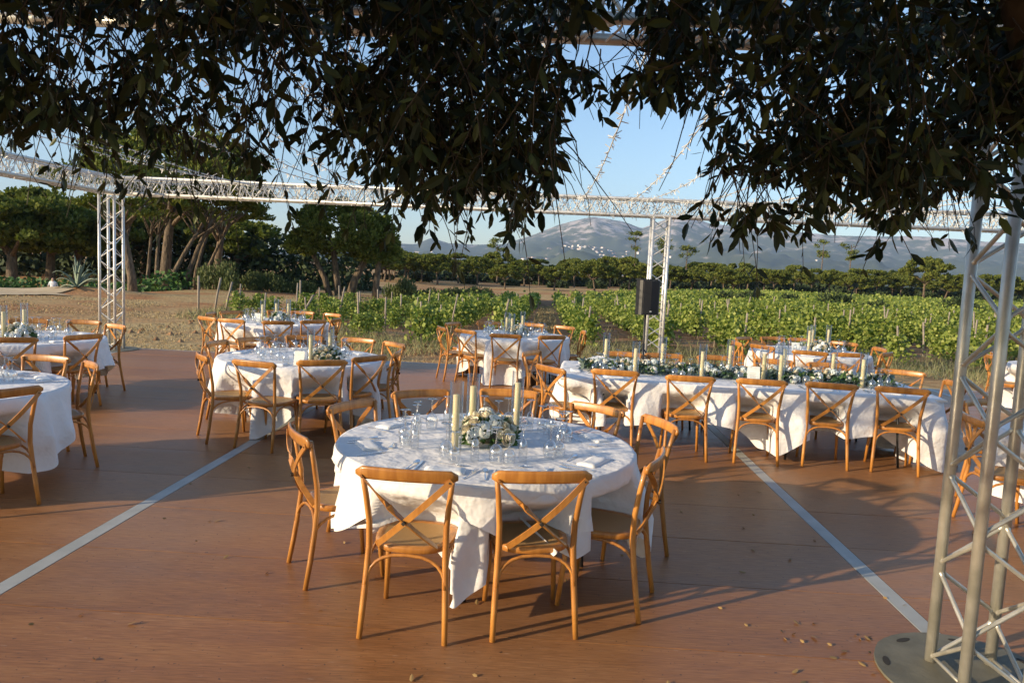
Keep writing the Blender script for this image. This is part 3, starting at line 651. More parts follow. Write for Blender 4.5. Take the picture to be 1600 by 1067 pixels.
blades(42000, (-12, 18), (15.5, 32), lambda x, y: abs(y - vineyard_near(x)) < 2.3 + noise.noise(Vector((x * .8, y * .3, 2))) * 1.5, .38, .016, 'weed', 'weeds')
blades(16000, (.9, 3.2), (20, 60), lambda x, y: abs(x - (.85 + DX * (y - 20))) < .55, .16, .022, 'straw', 'path_weeds')
blades(9000, (-13, 40), (22, 60), lambda x, y: noise.noise(Vector((x * .5, y * .2, 5))) > .1 and y > vineyard_near(x), .35, .02, 'weed', 'vineyard_weeds')
# clods of turned earth near the deck and in the left ground
cl_ = MB()
for k in range(260):
    x = R.uniform(-11, 0); y = R.uniform(17, 30)
    if y > vineyard_near(x) + 1.5 or abs(noise.noise(Vector((x * .3, y * .5, 7)))) > .22: continue
    r = R.uniform(.04, .13); z = gz(x, y); vs = [Vector((x, y, z)) + Vector((math.cos(a) * r * R.uniform(.6, 1.2), math.sin(a) * r * R.uniform(.6, 1.2), 0)) for a in (0, 1.2, 2.5, 3.8, 5)] + [Vector((x, y, z + r * .8))]
    cl_.add(vs, [(i, (i + 1) % 5, 5) for i in range(5)], False)
cl_.build('earth_clods', M['soil'], kind='stuff')

# ------------------------------------------------------------------ trusses
S_ = 0.145            # half spacing of the chords
def truss(name, label, a, b, group, hero=False, side=None, phase=0.0):
    """box truss from a to b; parts: chord x4, brace x many"""
    a = Vector(a); b = Vector(b); L = (b - a).length; t = (b - a).normalized()
    root = thing(name, label, 'truss', a, 0, group)
    u = Vector(side).normalized() if side else Vector((0, 0, 1)); u = (u - t * u.dot(t)).normalized(); v = t.cross(u)
    n = 14 if hero else 8; mt = M['aludull'] if hero else M['alu']
    cs = [(1, 1), (1, -1), (-1, -1), (-1, 1)]
    for (i, j) in cs:
        p = u * (S_ * i) + v * (S_ * j); MB().tube([p, p + t * L], 0.0262, n).build('chord', mt, root)
    step = 0.24; k = int(L / step); step = L / k
    for f in range(4):
        p0 = u * (S_ * cs[f][0]) + v * (S_ * cs[f][1]); q = cs[(f + 1) % 4]; p1 = u * (S_ * q[0]) + v * (S_ * q[1])
        for s in range(k):
            s0 = s * step + .02; s1 = (s + 1) * step - .02
            A, B = (p0, p1) if (s + f) % 2 else (p1, p0)
            if not hero and (s * 4 + f) % 1: continue
            bm_ = MB().tube([A + t * s0, B + t * s1], 0.0105 if hero else 0.0095, 8 if hero else 4, caps=False)
            if hero:
                P0, P1 = A + t * s0, B + t * s1; dd = (P1 - P0).normalized()
                for Q, e_ in ((P0, dd), (P1, -dd)): bm_.tube([Q + e_ * .018, Q + e_ * .026, Q + e_ * .036], [.016, .0145, .0105], 8, caps=False)
            bm_.build('brace', mt, root)
            if hero:
                for P_ in (A + t * s0, B + t * s1):
                    pass
    if hero:
        for f in (0, 2):
            p0 = u * (S_ * cs[f][0]) + v * (S_ * cs[f][1]); q = cs[(f + 1) % 4]; p1 = u * (S_ * q[0]) + v * (S_ * q[1])
            MB().tube([p0 + t * .03, p1 + t * .03], .0085, 8).build('brace', mt, root)
    return root
def base_plate(c, r, label, hero):
    o = MB(); k = 40
    pts = [(c.x + r * math.cos(a) * (1 if abs(math.cos(a)) < .8 else .98), c.y + r * math.sin(a)) for a in [2 * PI * i / k for i in range(k)]]
    root = thing('base_plate', label, 'base plate', (0, 0, 0), 0, 'truss base plates')
    o.prism(pts, .0, .012); pl = o.build('plate', M['steelplate'], root)
    if hero:
        for a in range(8):
            an = a * PI / 4 + PI / 7; q = Vector((c.x + (r - .06) * math.cos(an), c.y + (r - .06) * math.sin(an), 0)); d = Vector((-math.sin(an), math.cos(an), 0)); e = Vector((math.cos(an), math.sin(an), 0)); out = []
            for i in range(12):
                b = 2 * PI * i / 12; w_ = .045 if abs(math.cos(b)) > .2 else .02
                p = q + d * (.048 * math.cos(b)) + e * (.017 * math.sin(b)); out.append((p.x, p.y))
            MB().prism(out, .0125, .0135).build('grip_hole', M['wick'], pl)
CL, CM, CR = dk(-8.17, 13.68), dk(2.05, 13.68), dk(12.3, 13.68)
NT, NL = Vector((2.29, 3.37, 0)), dk(-8.0, 3.5)
ux = (dk(1, 0)); uy = dk(0, 1); ZB = 3.075
H_ = 2.92
for (c, lab, hero) in ((NT, 'weathered aluminium truss tower in the right foreground, closest to the camera', True), (CL, 'upright truss column at the left back corner of the deck', False), (CM, 'upright truss column in the middle of the back side, beside the black loudspeaker', False)):
    truss('truss_column', lab, c + Vector((0, 0, .014)), c + Vector((0, 0, H_ - .005)), 'upright truss columns', hero, ux)
base_plate(NT, .45, 'round grey-brown base plate with grip holes under the near truss tower', True)
base_plate(CL, .46, 'round base plate under the left back truss column', False)
base_plate(CM, .46, 'round base plate under the middle back truss column', False)
Zv = Vector((0, 0, ZB))
truss('truss_beam', 'long horizontal truss beam across the back of the deck, wound with white lights', CL + Zv - ux * .16, CR + Zv, 'horizontal truss beams')
truss('truss_beam', 'truss beam running from the left back column towards the camera at the left edge', CL + Zv - uy * .16 + Vector((0, 0, .0)), dk(-8.17, 4) + Zv, 'horizontal truss beams')
truss('truss_beam', 'truss beam overhead in front, half hidden in the hanging leaves', dk(-5.0, 3.38) + Zv, NT + Zv + ux * 2.5, 'horizontal truss beams', True)

# fairy lights
def rods(n, f, size, name='bulb'):
    P = []; D = []
    for _ in range(n): p, d = f(); P.append(p); D.append(d)
    P = np.array(P); D = unit(np.array(D)); S = unit(np.cross(D, rng.normal(size=D.shape))); T = np.cross(D, S); L = size * (0.6 + .8 * rng.random((len(P), 1))); r = size * .10
    V = np.stack([P + S * r, P - S * r * .5 + T * r * .87, P - S * r * .5 - T * r * .87, P + D * L + S * r, P + D * L - S * r * .5 + T * r * .87, P + D * L - S * r * .5 - T * r * .87], 1).reshape(-1, 3)
    b = np.arange(len(P))[:, None, None] * 6; F = (np.array([[0, 1, 4, 3], [1, 2, 5, 4], [2, 0, 3, 5]])[None] + b).reshape(-1, 4)
    return npmesh(name, V, F, M['light'])
def wrap(a, b, lab, turns, bulbs, size=.06):
    a = Vector(a); b = Vector(b); t = (b - a).normalized(); u = Vector((0, 0, 1)); v = t.cross(u); L = (b - a).length
    root = thing('fairy_lights', lab, 'string lights', (0, 0, 0), 0, 'white string lights wound on the beams')
    for c in range(3):
        ph = R.uniform(0, 6); pts = []
        for i in range(turns * 6):
            s = i / (turns * 6); w_ = .17 + .03 * R.random(); an = 2 * PI * (i / 6) * (1 + .15 * c) + ph + R.uniform(-.3, .3)
            pts.append(a + t * (L * s) + u * max(-.16, min(.17, w_ * 1.2 * math.sin(an))) + v * max(-.17, min(.17, w_ * 1.2 * math.cos(an))))
        MB().tube(pts, .007, 4).build('cable', M['light'], root)
    def f():
        s = R.random(); c = Vector((R.uniform(-.17, .18), R.uniform(-.17, .17)))
        p = a + t * (L * s) + u * c.x + v * c.y; return p, (R.gauss(0, .6) * t.x + R.gauss(0, .3), R.gauss(0, .5), R.gauss(-.2, .8))
    link('bulbs', rods(bulbs, f, size, 'bulbs'), root, 'stuff')
wrap(CL + Zv, CR + Zv, 'tangled white string lights wound along the back beam', 56, 3600, .065)
wrap(CL + Zv, dk(-8.17, 5) + Zv, 'white string lights wound along the left side beam', 24, 1300, .055)
wrap(dk(-1.5, 3.38) + Zv, NT + Zv, 'string lights wound on the front beam inside the leaves', 12, 300, .04)
Lspan = 9.9
spts = []
cabm = []
for q in range(3):
    pts = [(0, Lspan * i / 30, -.42 * 4 * (i / 30) * (1 - i / 30) * (.55 + .2 * q)) for i in range(31)]
    bl = []
    for i in range(120):
        s = R.random() ** .8; p = (0, Lspan * (1 - s * .999), -.42 * 4 * s * (1 - s) * (.55 + .2 * q)); bl.append((p, (R.gauss(0, 1), R.gauss(0, .4), R.gauss(-.2, .8))))
    it = iter(bl); cabm.append((MB().tube(pts, .006, 4).mesh('cable', M['light']), rods(120, lambda: next(it), .048, 'bulbs')))
for k in range(24):
    x = -6.9 + k * .57; c = dk(x, 3.6)
    s = thing('light_string', f'string of small white lights spanning the deck, {ordi(k + 1)} from the left', 'string lights', (c.x, c.y, 3.2), DA, 'strings of white lights spanning the deck overhead')
    link('cable', cabm[k % 3][0], s); link('bulbs', cabm[k % 3][1], s, 'stuff')

# loudspeaker on its stand
st = thing('speaker_stand', 'black tripod stand carrying the loudspeaker beside the middle truss column', 'stand', (2.25, 12.6, 0))
MB().tube([(0, 0, .25), (0, 0, 1.22)], .018, 10).build('pole', M['black'], st); MB().tube([(0, 0, .2), (0, 0, .7)], .024, 10).build('pole_sleeve', M['black'], st)
for k in range(3):
    a = k * 2 * PI / 3 + .5; MB().tube([(0, 0, .62), (.5 * math.cos(a), .5 * math.sin(a), .02)], .012, 6).build('leg', M['black'], st)
sp = thing('loudspeaker', 'black plastic loudspeaker on a tripod stand left of the middle truss column', 'speaker', (2.25, 12.6, 1.2), .25)
ol = [(-.19, .0), (-.185, -.12), (-.15, -.165), (0, -.185), (.15, -.165), (.185, -.12), (.19, 0), (.12, .17), (-.12, .17)]
MB().prism(ol, 0, .58).build('cabinet', M['black'], sp)
MB().prism([(x * .93, y - .008) for x, y in [(-.17, -.12), (-.14, -.165), (0, -.186), (.14, -.165), (.17, -.12), (.1, -.1), (-.1, -.1)]], .02, .56).build('grille', M['grille'], sp)
MB().box((0, .05, .592), (.3, .22, .02)).build('top_cap', M['black'], sp); MB().box((.0, -.197, .06), (.035, .004, .02)).build('badge', M['alu'], sp)
MB().ribbon([(.195, .05, .40), (.225, .05, .36), (.225, .05, .24), (.195, .05, .20)], (0, 1, 0), .03, .015).build('handle', M['black'], sp)
tag(MB().tube([NT + Vector((.19, -.13, .02)), NT + Vector((.185, -.10, .5)), NT + Vector((.19, -.12, .72)), NT + Vector((.17, -.08, 1.6))], .008, 6).build('power_cable', M['black']), 'black cable strapped up the near truss tower', 'cable')

# ------------------------------------------------------------------ cross-back chair
def arch(p0, top, p1, r=.009, n=12, bulge=.62):
    p0, top, p1 = Vector(p0), Vector(top), Vector(p1); mid = (p0 + p1) / 2; up = top - mid; ax = (p1 - p0) / 2; pts = []
    for i in range(n + 1):
        a = PI - PI * i / n; ca, sa = math.cos(a), math.sin(a)
        ca = math.copysign(abs(ca) ** .75, ca); sa = sa ** .9
        pts.append(mid + ax * ca + up * sa)
    return MB().tube(pts, r, 7)
def make_chair():
    t = thing('cross_back_chair', 'x', 'chair', (0, 0, -50), 0, 'x')
    w = M['wood']
    out = []                                    # seat outline
    for i in range(28):
        a = 2 * PI * i / 28; c, s = math.cos(a), math.sin(a); e = .62
        y = .205 * math.copysign(abs(s) ** e, s); hw = .205 + .022 * (y / .2); out.append((hw * math.copysign(abs(c) ** e, c), y - .002))
    o = MB(); k = len(out); vs = []
    for sc_, z in ((.96, .420), (1, .425), (1, .448), (.985, .455), (.86, .456), (.80, .452)): vs += [(x * sc_, y * sc_, z) for x, y in out]
    fs = [(i * k + j, i * k + (j + 1) % k, (i + 1) * k + (j + 1) % k, (i + 1) * k + j) for i in range(5) for j in range(k)] + [tuple(range(k))[::-1]]
    o.add(vs, fs, True); seat = o.build('seat', w, t)
    o = MB(); vs = [(0, 0, .4465)]
    for r_ in (.4, .805): vs += [(x * r_, y * r_, .4465 + .006 * (r_ > .5)) for x, y in out]
    fs = [(0, 1 + j, 1 + (j + 1) % k) for j in range(k)] + [(1 + j, 1 + k + j, 1 + k + (j + 1) % k, 1 + (j + 1) % k) for j in range(k)]
    o.add(vs, fs, True); o.build('cane_panel', M['cane'], seat)
    for s in (-1, 1):
        MB().tube([(s * .214, -.272, 0), (s * .207, -.246, .15), (s * .198, -.222, .32), (s * .192, -.208, .45), (s * .194, -.212, .58), (s * .208, -.235, .72), (s * .226, -.262, .855)], [.0145, .016, .0165, .0165, .0155, .0145, .013], 10).build('rear_leg', w, t)
        MB().tube([(s * .178, .150, .432), (s * .183, .165, .25), (s * .196, .19, 0)], [.0165, .0155, .0135], 9).build('front_leg', w, t)
    pts = []; ws = []; wd = []
    for i in range(17):
        u = -1 + i / 8; pts.append((.250 * u, -.268 - .036 * (1 - u * u), .842 + .004 * (1 - u * u))); ws.append(.066 if abs(u) < .87 else .066 * math.sqrt(max(.12, 1 - ((abs(u) - .87) / .13) ** 2 * .85))); wd.append((0, -.16, 1))
    o = MB(); n4 = 8; P = [Vector(p) for p in pts]; vs = []
    for i, p in enumerate(P):                   # rounded plank section
        tt = (P[min(i + 1, 16)] - P[max(i - 1, 0)]).normalized(); ud = Vector((0, -.16, 1)).normalized(); nn = tt.cross(ud)
        for j in range(n4):
            a = 2 * PI * (j + .5) / n4; ca, sa = math.cos(a), math.sin(a); vs.append(p + ud * (ws[i] / 2 * math.copysign(abs(ca) ** .45, ca)) + nn * (.0105 * math.copysign(abs(sa) ** .6, sa)))
    fs = [(i * n4 + j, i * n4 + (j + 1) % n4, (i + 1) * n4 + (j + 1) % n4, (i + 1) * n4 + j) for i in range(16) for j in range(n4)] + [tuple(range(n4))[::-1], tuple(16 * n4 + j for j in range(n4))]
    o.add(vs, fs, True); o.build('top_rail', w, t)
    for s in (-1, 1):
        pts = []
        for i in range(11):
            u = i / 10; x = s * (.224 - .374 * u); z = .828 - .36 * u
            y = -.284 - .030 * math.sin(PI * u) + .066 * u ** 2.2 + (-.004 if s > 0 else .004)
            pts.append((x, y, z))
        o = MB().ribbon(pts, (.36 * s, 0, .374 * -s), .031, .008); o.build('cross_strap', w, t)
        MB().tube([(s * .213, -.293, .820), (s * .213, -.298, .820)], .0045, 6).build('screw', M['wick'], t)
    MB().box((0, -.309, .612), (.016, .018, .016), Matrix.Rotation(PI / 4, 3, 'Y')).build('crossing_rivet', M['wick'], t)
    arch((-.200, -.240, .265), (0, -.205, .414), (.200, -.240, .265)).build('hoop', w, t)
    arch((-.180, .158, .285), (0, .155, .414), (.180, .158, .285)).build('hoop', w, t)
    for s in (-1, 1): arch((s * .203, -.232, .265), (s * .192, -.04, .414), (s * .186, .152, .285)).build('hoop', w, t)
    return t
chair0 = make_chair(); used = [False]; seats = []
def put_chair(x, y, face, label, group):
    seats.append((x, y))
    if not used[0]:
        used[0] = True; chair0.location = (x, y, 0.001); chair0.rotation_euler = (0, 0, face - PI / 2); chair0['label'] = label; chair0['group'] = group; return chair0
    return copytree(chair0, (x, y, 0.001), face - PI / 2, label, None, group)

# ------------------------------------------------------------------ tableware
def lathe_obj(name, prof, mt, n=16): return MB().lathe(prof, n).mesh(name, mt)
g_bowl = [(.0335, 0), (.037, .02), (.0405, .045), (.040, .068), (.032, .09), (.018, .103), (.006, .110)]
g_stem = [(.006, .110), (.0042, .13), (.0038, .18), (.006, .196)]
g_foot = [(.006, .196), (.015, .202), (.034, .205), (.034, .207), (.0, .208)]
gm1 = [lathe_obj('bowl', g_bowl, M['glass']), lathe_obj('stem', g_stem, M['glass'], 8), lathe_obj('foot', g_foot, M['glass'])]
g2 = [(.030, 0), (.033, .02), (.0355, .04), (.034, .062), (.024, .08), (.0055, .090), (.0042, .11), (.0038, .15), (.006, .165), (.014, .170), (.031, .173), (.031, .175), (0, .176)]
flute = [(.022, 0), (.025, .03), (.0255, .08), (.022, .11), (.012, .128), (.0045, .135), (.004, .19), (.006, .205), (.03, .212), (.03, .214), (0, .215)]
gsm = lathe_obj('wine_glass', g2, M['glass'], 14); glg = lathe_obj('wine_glass', g_bowl + g_stem[1:] + g_foot[1:], M['glass'], 14); gfl = lathe_obj('flute', flute, M['glass'], 12)
TZ = .7565
def flat(name, outline, th=.0022, lift=None):
    o = MB(); o.prism(outline, 0, th); me = o.mesh(name, M['steel'])
    if lift:
        for v in me.vertices: v.co.z += lift(v.co.y)
    return me
lf = lambda y: .006 * math.sin(max(0, min(1, (y + .1) / .2)) * PI) + (.008 * max(0, (y - .06) / .04) if y > .06 else 0)
knife = flat('knife', [(-.005, -.11), (.005, -.11), (.0055, -.01), (.0085, .0), (.009, .09), (.003, .115), (-.006, .09), (-.0055, -.01)], .003)
ft = [(-.004, -.1), (.004, -.1), (.0025, .02), (.0105, .045)]
for i in range(4):
    x = .0105 - i * .0066; ft += [(x, .095), (x - .0025, .095)] + ([(x - .0030, .06), (x - .0062, .06)] if i < 3 else [])
ft += [(-.0115, .045), (-.0025, .02)]
fork = flat('fork', ft, .0022, lf)
sp_o = [(-.004, -.1), (.004, -.1), (.0025, .03)] + [(.018 * math.sin(a), .068 - .032 * math.cos(a)) for a in np.linspace(.35, 2 * PI - .35, 14)] + [(-.0025, .03)]
spoon = flat('spoon', sp_o, .003, lf)
def napkin_mesh(seed):
    g = random.Random(seed); o = MB(); nx_, ny_ = 8, 6; vs = []
    for j in range(ny_ + 1):
        for i in range(nx_ + 1):
            x = (i / nx_ - .5) * .22 + g.uniform(-.002, .002); y = (j / ny_ - .5) * .11; z = .014 + .004 * math.sin(i * .9 + seed) + .003 * g.random(); vs.append((x, y, z if 0 < i < nx_ and 0 < j < ny_ else z * .55))
    b = len(vs); vs += [(x, y, 0.0) for x, y, z in vs]
    w_ = nx_ + 1; fs = [(j * w_ + i, j * w_ + i + 1, (j + 1) * w_ + i + 1, (j + 1) * w_ + i) for j in range(ny_) for i in range(nx_)]
    ring = [i for i in range(w_)] + [j * w_ + nx_ for j in range(1, ny_ + 1)] + [ny_ * w_ + i for i in range(nx_ - 1, -1, -1)] + [j * w_ for j in range(ny_ - 1, 0, -1)]
    fs += [(ring[i], b + ring[i], b + ring[(i + 1) % len(ring)], ring[(i + 1) % len(ring)]) for i in range(len(ring))]
    o.add(vs, fs, True); return o.mesh('napkin', M['napkin'])
napm = [napkin_mesh(i) for i in range(4)]
def setting(cx, cy, ang, who, table, detail=True, depth=.33, gl=.42):
    """one place: napkin, cutlery and three upturned glasses; ang points from the table centre to the chair; cx, cy the edge point"""
    d = Vector((math.cos(ang), math.sin(ang), 0)); s = Vector((-d.y, d.x, 0)); e = Vector((cx, cy, TZ))
    p = e - d * .17 + s * R.uniform(-.03, .03); n = link('napkin', napm[R.randrange(4)], loc=p, rotz=ang + PI / 2 + R.uniform(-.25, .25)); tag(n, f'folded napkin at the {who}', 'napkin', f'napkins on the {table}')
    tools = ((fork, 'fork', .16), (knife, 'knife', -.15), (spoon, 'spoon', -.19)) if detail else ((fork, 'fork', .16), (knife, 'knife', -.15))
    for me, nm, off in tools:
        q = e - d * R.uniform(.15, .2) + s * (off + R.uniform(-.015, .015)); k = link(nm, me, loc=q + Vector((0, 0, .001)), rotz=ang + PI / 2 + R.uniform(-.3, .3)); tag(k, f'steel {nm} at the {who}', nm, f'cutlery on the {table}')
    if detail:
        q = e - d * .31; k = link('dessert_spoon', spoon, loc=q + Vector((0, 0, .001)), rotz=ang + R.uniform(-.4, .4)); k.scale = (.8, .8, 1); tag(k, f'crosswise spoon at the {who}', 'spoon', f'cutlery on the {table}')
    for j, (me, off, dd) in enumerate(((glg, -.085, gl), (gsm, .005, gl - .035), (gfl, .085, gl + .02))):
        q = e - d * (dd + R.uniform(-.015, .015)) + s * (off + R.uniform(-.015, .015))
        nm = ('largest', 'smaller', 'narrow')[j]
        lab = f'upturned {nm} glass at the {who}'
        if detail and j == 0:
            g = thing('wine_glass', lab, 'glass', q, 0, f'upturned glasses on the {table}')
            for m_, nn in zip(gm1, ('bowl', 'stem', 'foot')): link(nn, m_, g)
        else: tag(link('wine_glass' if j < 2 else 'flute_glass', me, loc=q), lab, 'glass', f'upturned glasses on the {table}')
candm = {}
def candle(x, y, h, lab, glab, r=.021):
    key = (h, r)
    if key not in candm:
        candm[key] = (MB().tube([(0, 0, 0), (0, 0, h - .003), (0, 0, h)], [r, r, r * .8], 14, smooth=True).mesh('wax', M['candle']), MB().tube([(0, 0, h), (.001, 0, h + .012)], .0012, 5).mesh('wick', M['wick']),
                      MB().lathe([(.0, .002), (.041, .002), (.041, .004), (.041, h + .085), (.0388, h + .085), (.0388, .006), (0, .006)], 20).mesh('hurricane_glass', M['tube']))
    a, b, c = candm[key]
    t = thing('candle', lab, 'candle', (x, y, TZ + .007), 0, 'tall ivory candles'); link('wax', a, t); link('wick', b, t)
    tag(link('hurricane_glass', c, loc=(x, y, TZ)), glab, 'candle glass', 'tall glass tubes around the candles')
# roses: shells of petals spiralling out
def rose_mesh(seed, r, mt, name='flower'):
    g = random.Random(seed); o = MB()
    for k in range(22):
        f = k / 21; a = k * 2.4; rr = r * (.12 + .72 * f); open_ = .15 + .9 * f; w_ = r * (.35 + .45 * f); vs = []
        d = Vector((math.cos(a), math.sin(a), 0)); s = Vector((-d.y, d.x, 0))
        for j in range(3):
            v_ = j / 2
            for i in range(4):
                u = i / 3 - .5; z = r * (.85 - .55 * f) * v_ + r * .05; bend = rr * (.55 + .45 * v_ ** .7 * (1 + open_ * .25)); vs.append(d * (bend - abs(u) ** 2 * w_ * 1.1) + s * (u * w_ * (0.7 + .5 * v_)) + Vector((0, 0, z - .12 * r * abs(u) * v_ + g.uniform(-.02, .02) * r)))
        o.add(vs, [(j * 4 + i, j * 4 + i + 1, j * 4 + 5 + i, j * 4 + 4 + i) for j in range(2) for i in range(3)], True)
    return o.mesh(name, mt)
roses = [rose_mesh(i, .042, M['rose']) for i in range(2)] + [rose_mesh(5 + i, .03, M['rosew']) for i in range(2)]
bigrose = rose_mesh(9, .055, M['rose'])
def puff(seed, r, mt):
    g = np.random.default_rng(seed); d = unit(g.normal(size=(70, 3))); d[:, 2] = np.abs(d[:, 2]) ; P = d * r
    return quads(P, r * .42, mt, 'flower_cluster', tilt=np.cross(d, g.normal(size=(70, 3))), aspect=1.1, nrm=d * 3)
hyd = [puff(3, .05, M['pale']), puff(4, .045, M['rosew'])]
def lozenges(P, D, L, wd, material, name):
    """pointed leaves from P along D, folded on the midrib"""
    n = len(P); D = unit(D); q = rng.normal(size=(n, 3)); S = unit(np.cross(D, q)); N = np.cross(S, D); L = np.asarray(L).reshape(-1, 1); W = L * wd
    a = P; m1 = P + D * L * .4 - N * W * .12; t = P + D * L - N * L * .1
    l1 = P + D * L * .30 + S * W * .46; r1 = P + D * L * .30 - S * W * .46; l2 = P + D * L * .68 + S * W * .44 - N * L * .03; r2 = P + D * L * .68 - S * W * .44 - N * L * .03; m2 = P + D * L * .72 - N * (W * .1 + L * .03)
    V = np.stack([a, l1, l2, t, r2, r1, m1, m2], 1).reshape(-1, 3); b = np.arange(n)[:, None, None] * 8
    F = (np.array([[0, 6, 1], [0, 5, 6], [1, 6, 7], [1, 7, 2], [6, 5, 4], [6, 4, 7], [2, 7, 3], [7, 4, 3]])[None] + b).reshape(-1, 3)
    return npmesh(name, V, F, material)
def bouquet(x, y, s, lab, seed, nf=22, hero=False):
    g = random.Random(seed); t = thing('bouquet', lab, 'flowers', (x, y, TZ), g.uniform(0, 6), 'flower arrangements on the tables')
    MB().lathe([(.0, .002), (.055, .002), (.07, .05), (.0, .05)], 12).build('vase', M['steelplate'], t)
    for k in range(nf):
        a = k * 2.4 + g.uniform(-.2, .2); el = math.asin(min(.98, (k + .6) / nf)) ; d = Vector((math.cos(a) * math.cos(el), math.sin(a) * math.cos(el), math.sin(el)))
        p = Vector((d.x * .15, d.y * .15, .045 + d.z * .11)) * s; me = bigrose if (hero and k in (2, 6)) else roses[g.randrange(4)] if k % 4 else hyd[1]
        f = link('flower', me, t, loc=p); f.scale = (1.25,) * 3 if hero else (1.1,) * 3; f.rotation_mode = 'QUATERNION'; f.rotation_quaternion = (d + Vector((0, 0, .15))).to_track_quat('Z', 'Y')
    n = 230; D = unit(rng.normal(size=(n, 3))); D[:, 2] = np.abs(D[:, 2]) * .8 + .02; D = unit(D); P = D * np.array([.13, .13, .10]) * s + np.array([0, 0, .02])
    link('foliage', lozenges(P, D + rng.normal(size=(n, 3)) * .5, rng.uniform(.04, .085, n) * s, .38, M['herb'], 'foliage'), t, 'stuff')
def card(x, y, rz, lab, h=.15, w_=.11, frame=False):
    t = thing('table_card', lab, 'card', (x, y, TZ), rz, 'cards standing on the tables')
    rt = Matrix.Rotation(rad(-14), 3, 'X')
    MB().box((0, 0, h / 2 + .004), (w_, .004, h), rt).build('card_face', M['paper'], t)
    MB().box((0, .035, h * .36), (w_ * .4, .004, h * .72), Matrix.Rotation(rad(22), 3, 'X')).build('prop', M['paper'], t)
    if frame:
        for k in range(4): MB().box((-.01 + .004 * (k % 2), -.006 - (.045 + k * .02 - h / 2) * -.25, .05 + k * .02), (.06, .001, .002), rt).build('print_line', M['stake'], t)

# ------------------------------------------------------------------ tablecloths
def cloth_obj(name, per, L, seed, amp=.058, zt=.7545, rows=18, flare=.05, lift=0.0, label=None, group=None, top=True):
    """per: closed list of (pos, outward normal); L: drop for each; folds grow down the drop"""
    n = len(per); V = []; cx = sum(p.x for p, _ in per) / n; cy = sum(p.y for p, _ in per) / n; s_acc = 0; ss = []
    for i in range(n): ss.append(s_acc); s_acc += (per[(i + 1) % n][0] - per[i][0]).length
    rings = 5
    if top:
        V.append((cx, cy, zt))
        for r in range(1, rings + 1):
            f = r / rings * .985
            for p, nn in per: V.append((cx + (p.x - cx) * f, cy + (p.y - cy) * f, zt + .0006 * noise.noise(Vector((p.x * 9 * f, p.y * 9 * f, seed)))))
    prof = [(0.002, -.002), (.008, -.008)]
    base_ = len(V)
    Tot = s_acc
    for r in range(rows + 1):
        t = r / rows
        for i, (p, nn) in enumerate(per):
            s = ss[i]; Li = L[i]; tl = t * Li; c_ = 2 * PI * s / Tot
            ph = seed + s * 15 + 2.6 * noise.noise(Vector((math.cos(c_) * 2.2, math.sin(c_) * 2.2, seed)))
            w1 = math.sin(ph) * .62 + math.sin(ph * .53 + 1.3) * .5 + .45 * noise.noise(Vector((math.cos(c_) * 6, math.sin(c_) * 6, seed + tl * 3)))
            g = min(1, tl / .34) ** 1.1
            a = amp * (1 + 1.2 * max(0, Li - .45)); out = .012 + flare * g + a * g * w1
            out = max(out, .004 + .01 * g)
            zq = zt - tl; wq = min(1, max(0, (.66 - zq) / .17)); near_s = [(sx, sy) for sx, sy in seats if (sx - p.x) ** 2 + (sy - p.y) ** 2 < .2]
            z = zt - tl; rr = Vector((nn.x, nn.y, 0)) * out
            if tl < .02: z = zt - .012 * (tl / .02); rr = Vector((nn.x, nn.y, 0)) * (.012 * math.sin(min(1, tl / .02) * PI / 2))
            if z < .012:
                ex = .012 - z; z = .012 + .012 * abs(w1) * min(1, ex * 6); rr += Vector((nn.x, nn.y, 0)) * ex * .5
            tg = Vector((-nn.y, nn.x, 0)); sw = math.cos(ph) * a * .5 * g
            q = p + rr + tg * sw + nn * (noise.noise(Vector((p.x * 7, p.y * 7, z * 5 + seed))) * .008 * g);
            if wq > 0:
                for sx, sy in near_s:
                    d0, d1 = q.x - sx, q.y - sy; dm = -(d0 * nn.x + d1 * nn.y); rr2 = .244 ** 2; disc = dm * dm - (d0 * d0 + d1 * d1) + rr2
                    if d0 * d0 + d1 * d1 < rr2:
                        tt = -dm + math.sqrt(max(0, disc)); q = q - nn * (max(0, tt) * wq)
            V.append((q.x, q.y, z + lift))
    F3 = []; o = MB()
    if top:
        for i in range(n): F3.append((0, 1 + i, 1 + (i + 1) % n))
        for r in range(rings - 1):
            for i in range(n): a = 1 + r * n; F3.append((a + i, a + n + i, a + n + (i + 1) % n, a + (i + 1) % n))
        for i in range(n): a = 1 + (rings - 1) * n; F3.append((a + i, base_ + i, base_ + (i + 1) % n, a + (i + 1) % n))
    for r in range(rows):
        for i in range(n): a = base_ + r * n; F3.append((a + i, a + n + i, a + n + (i + 1) % n, a + (i + 1) % n))
    o.add(V, F3, True); ob = o.build(name, M['cloth']); tag(ob, label, 'tablecloth', group); return ob
def round_per(cx, cy, r, n=240): return [(Vector((cx + r * math.cos(a), cy + r * math.sin(a), 0)), Vector((math.cos(a), math.sin(a), 0))) for a in [2 * PI * i / n for i in range(n)]]
def square_drop(r, half, phi, cap, n=240, mx=.78):
    out = []
    for i in range(n):
        a = 2 * PI * i / n - phi; m_ = max(abs(math.cos(a)), abs(math.sin(a))); d = min(half / m_, cap) - r; out.append(max(.12, min(mx, d)))
    return [sum(out[(i + k) % n] for k in range(-3, 4)) / 7 for i in range(n)]
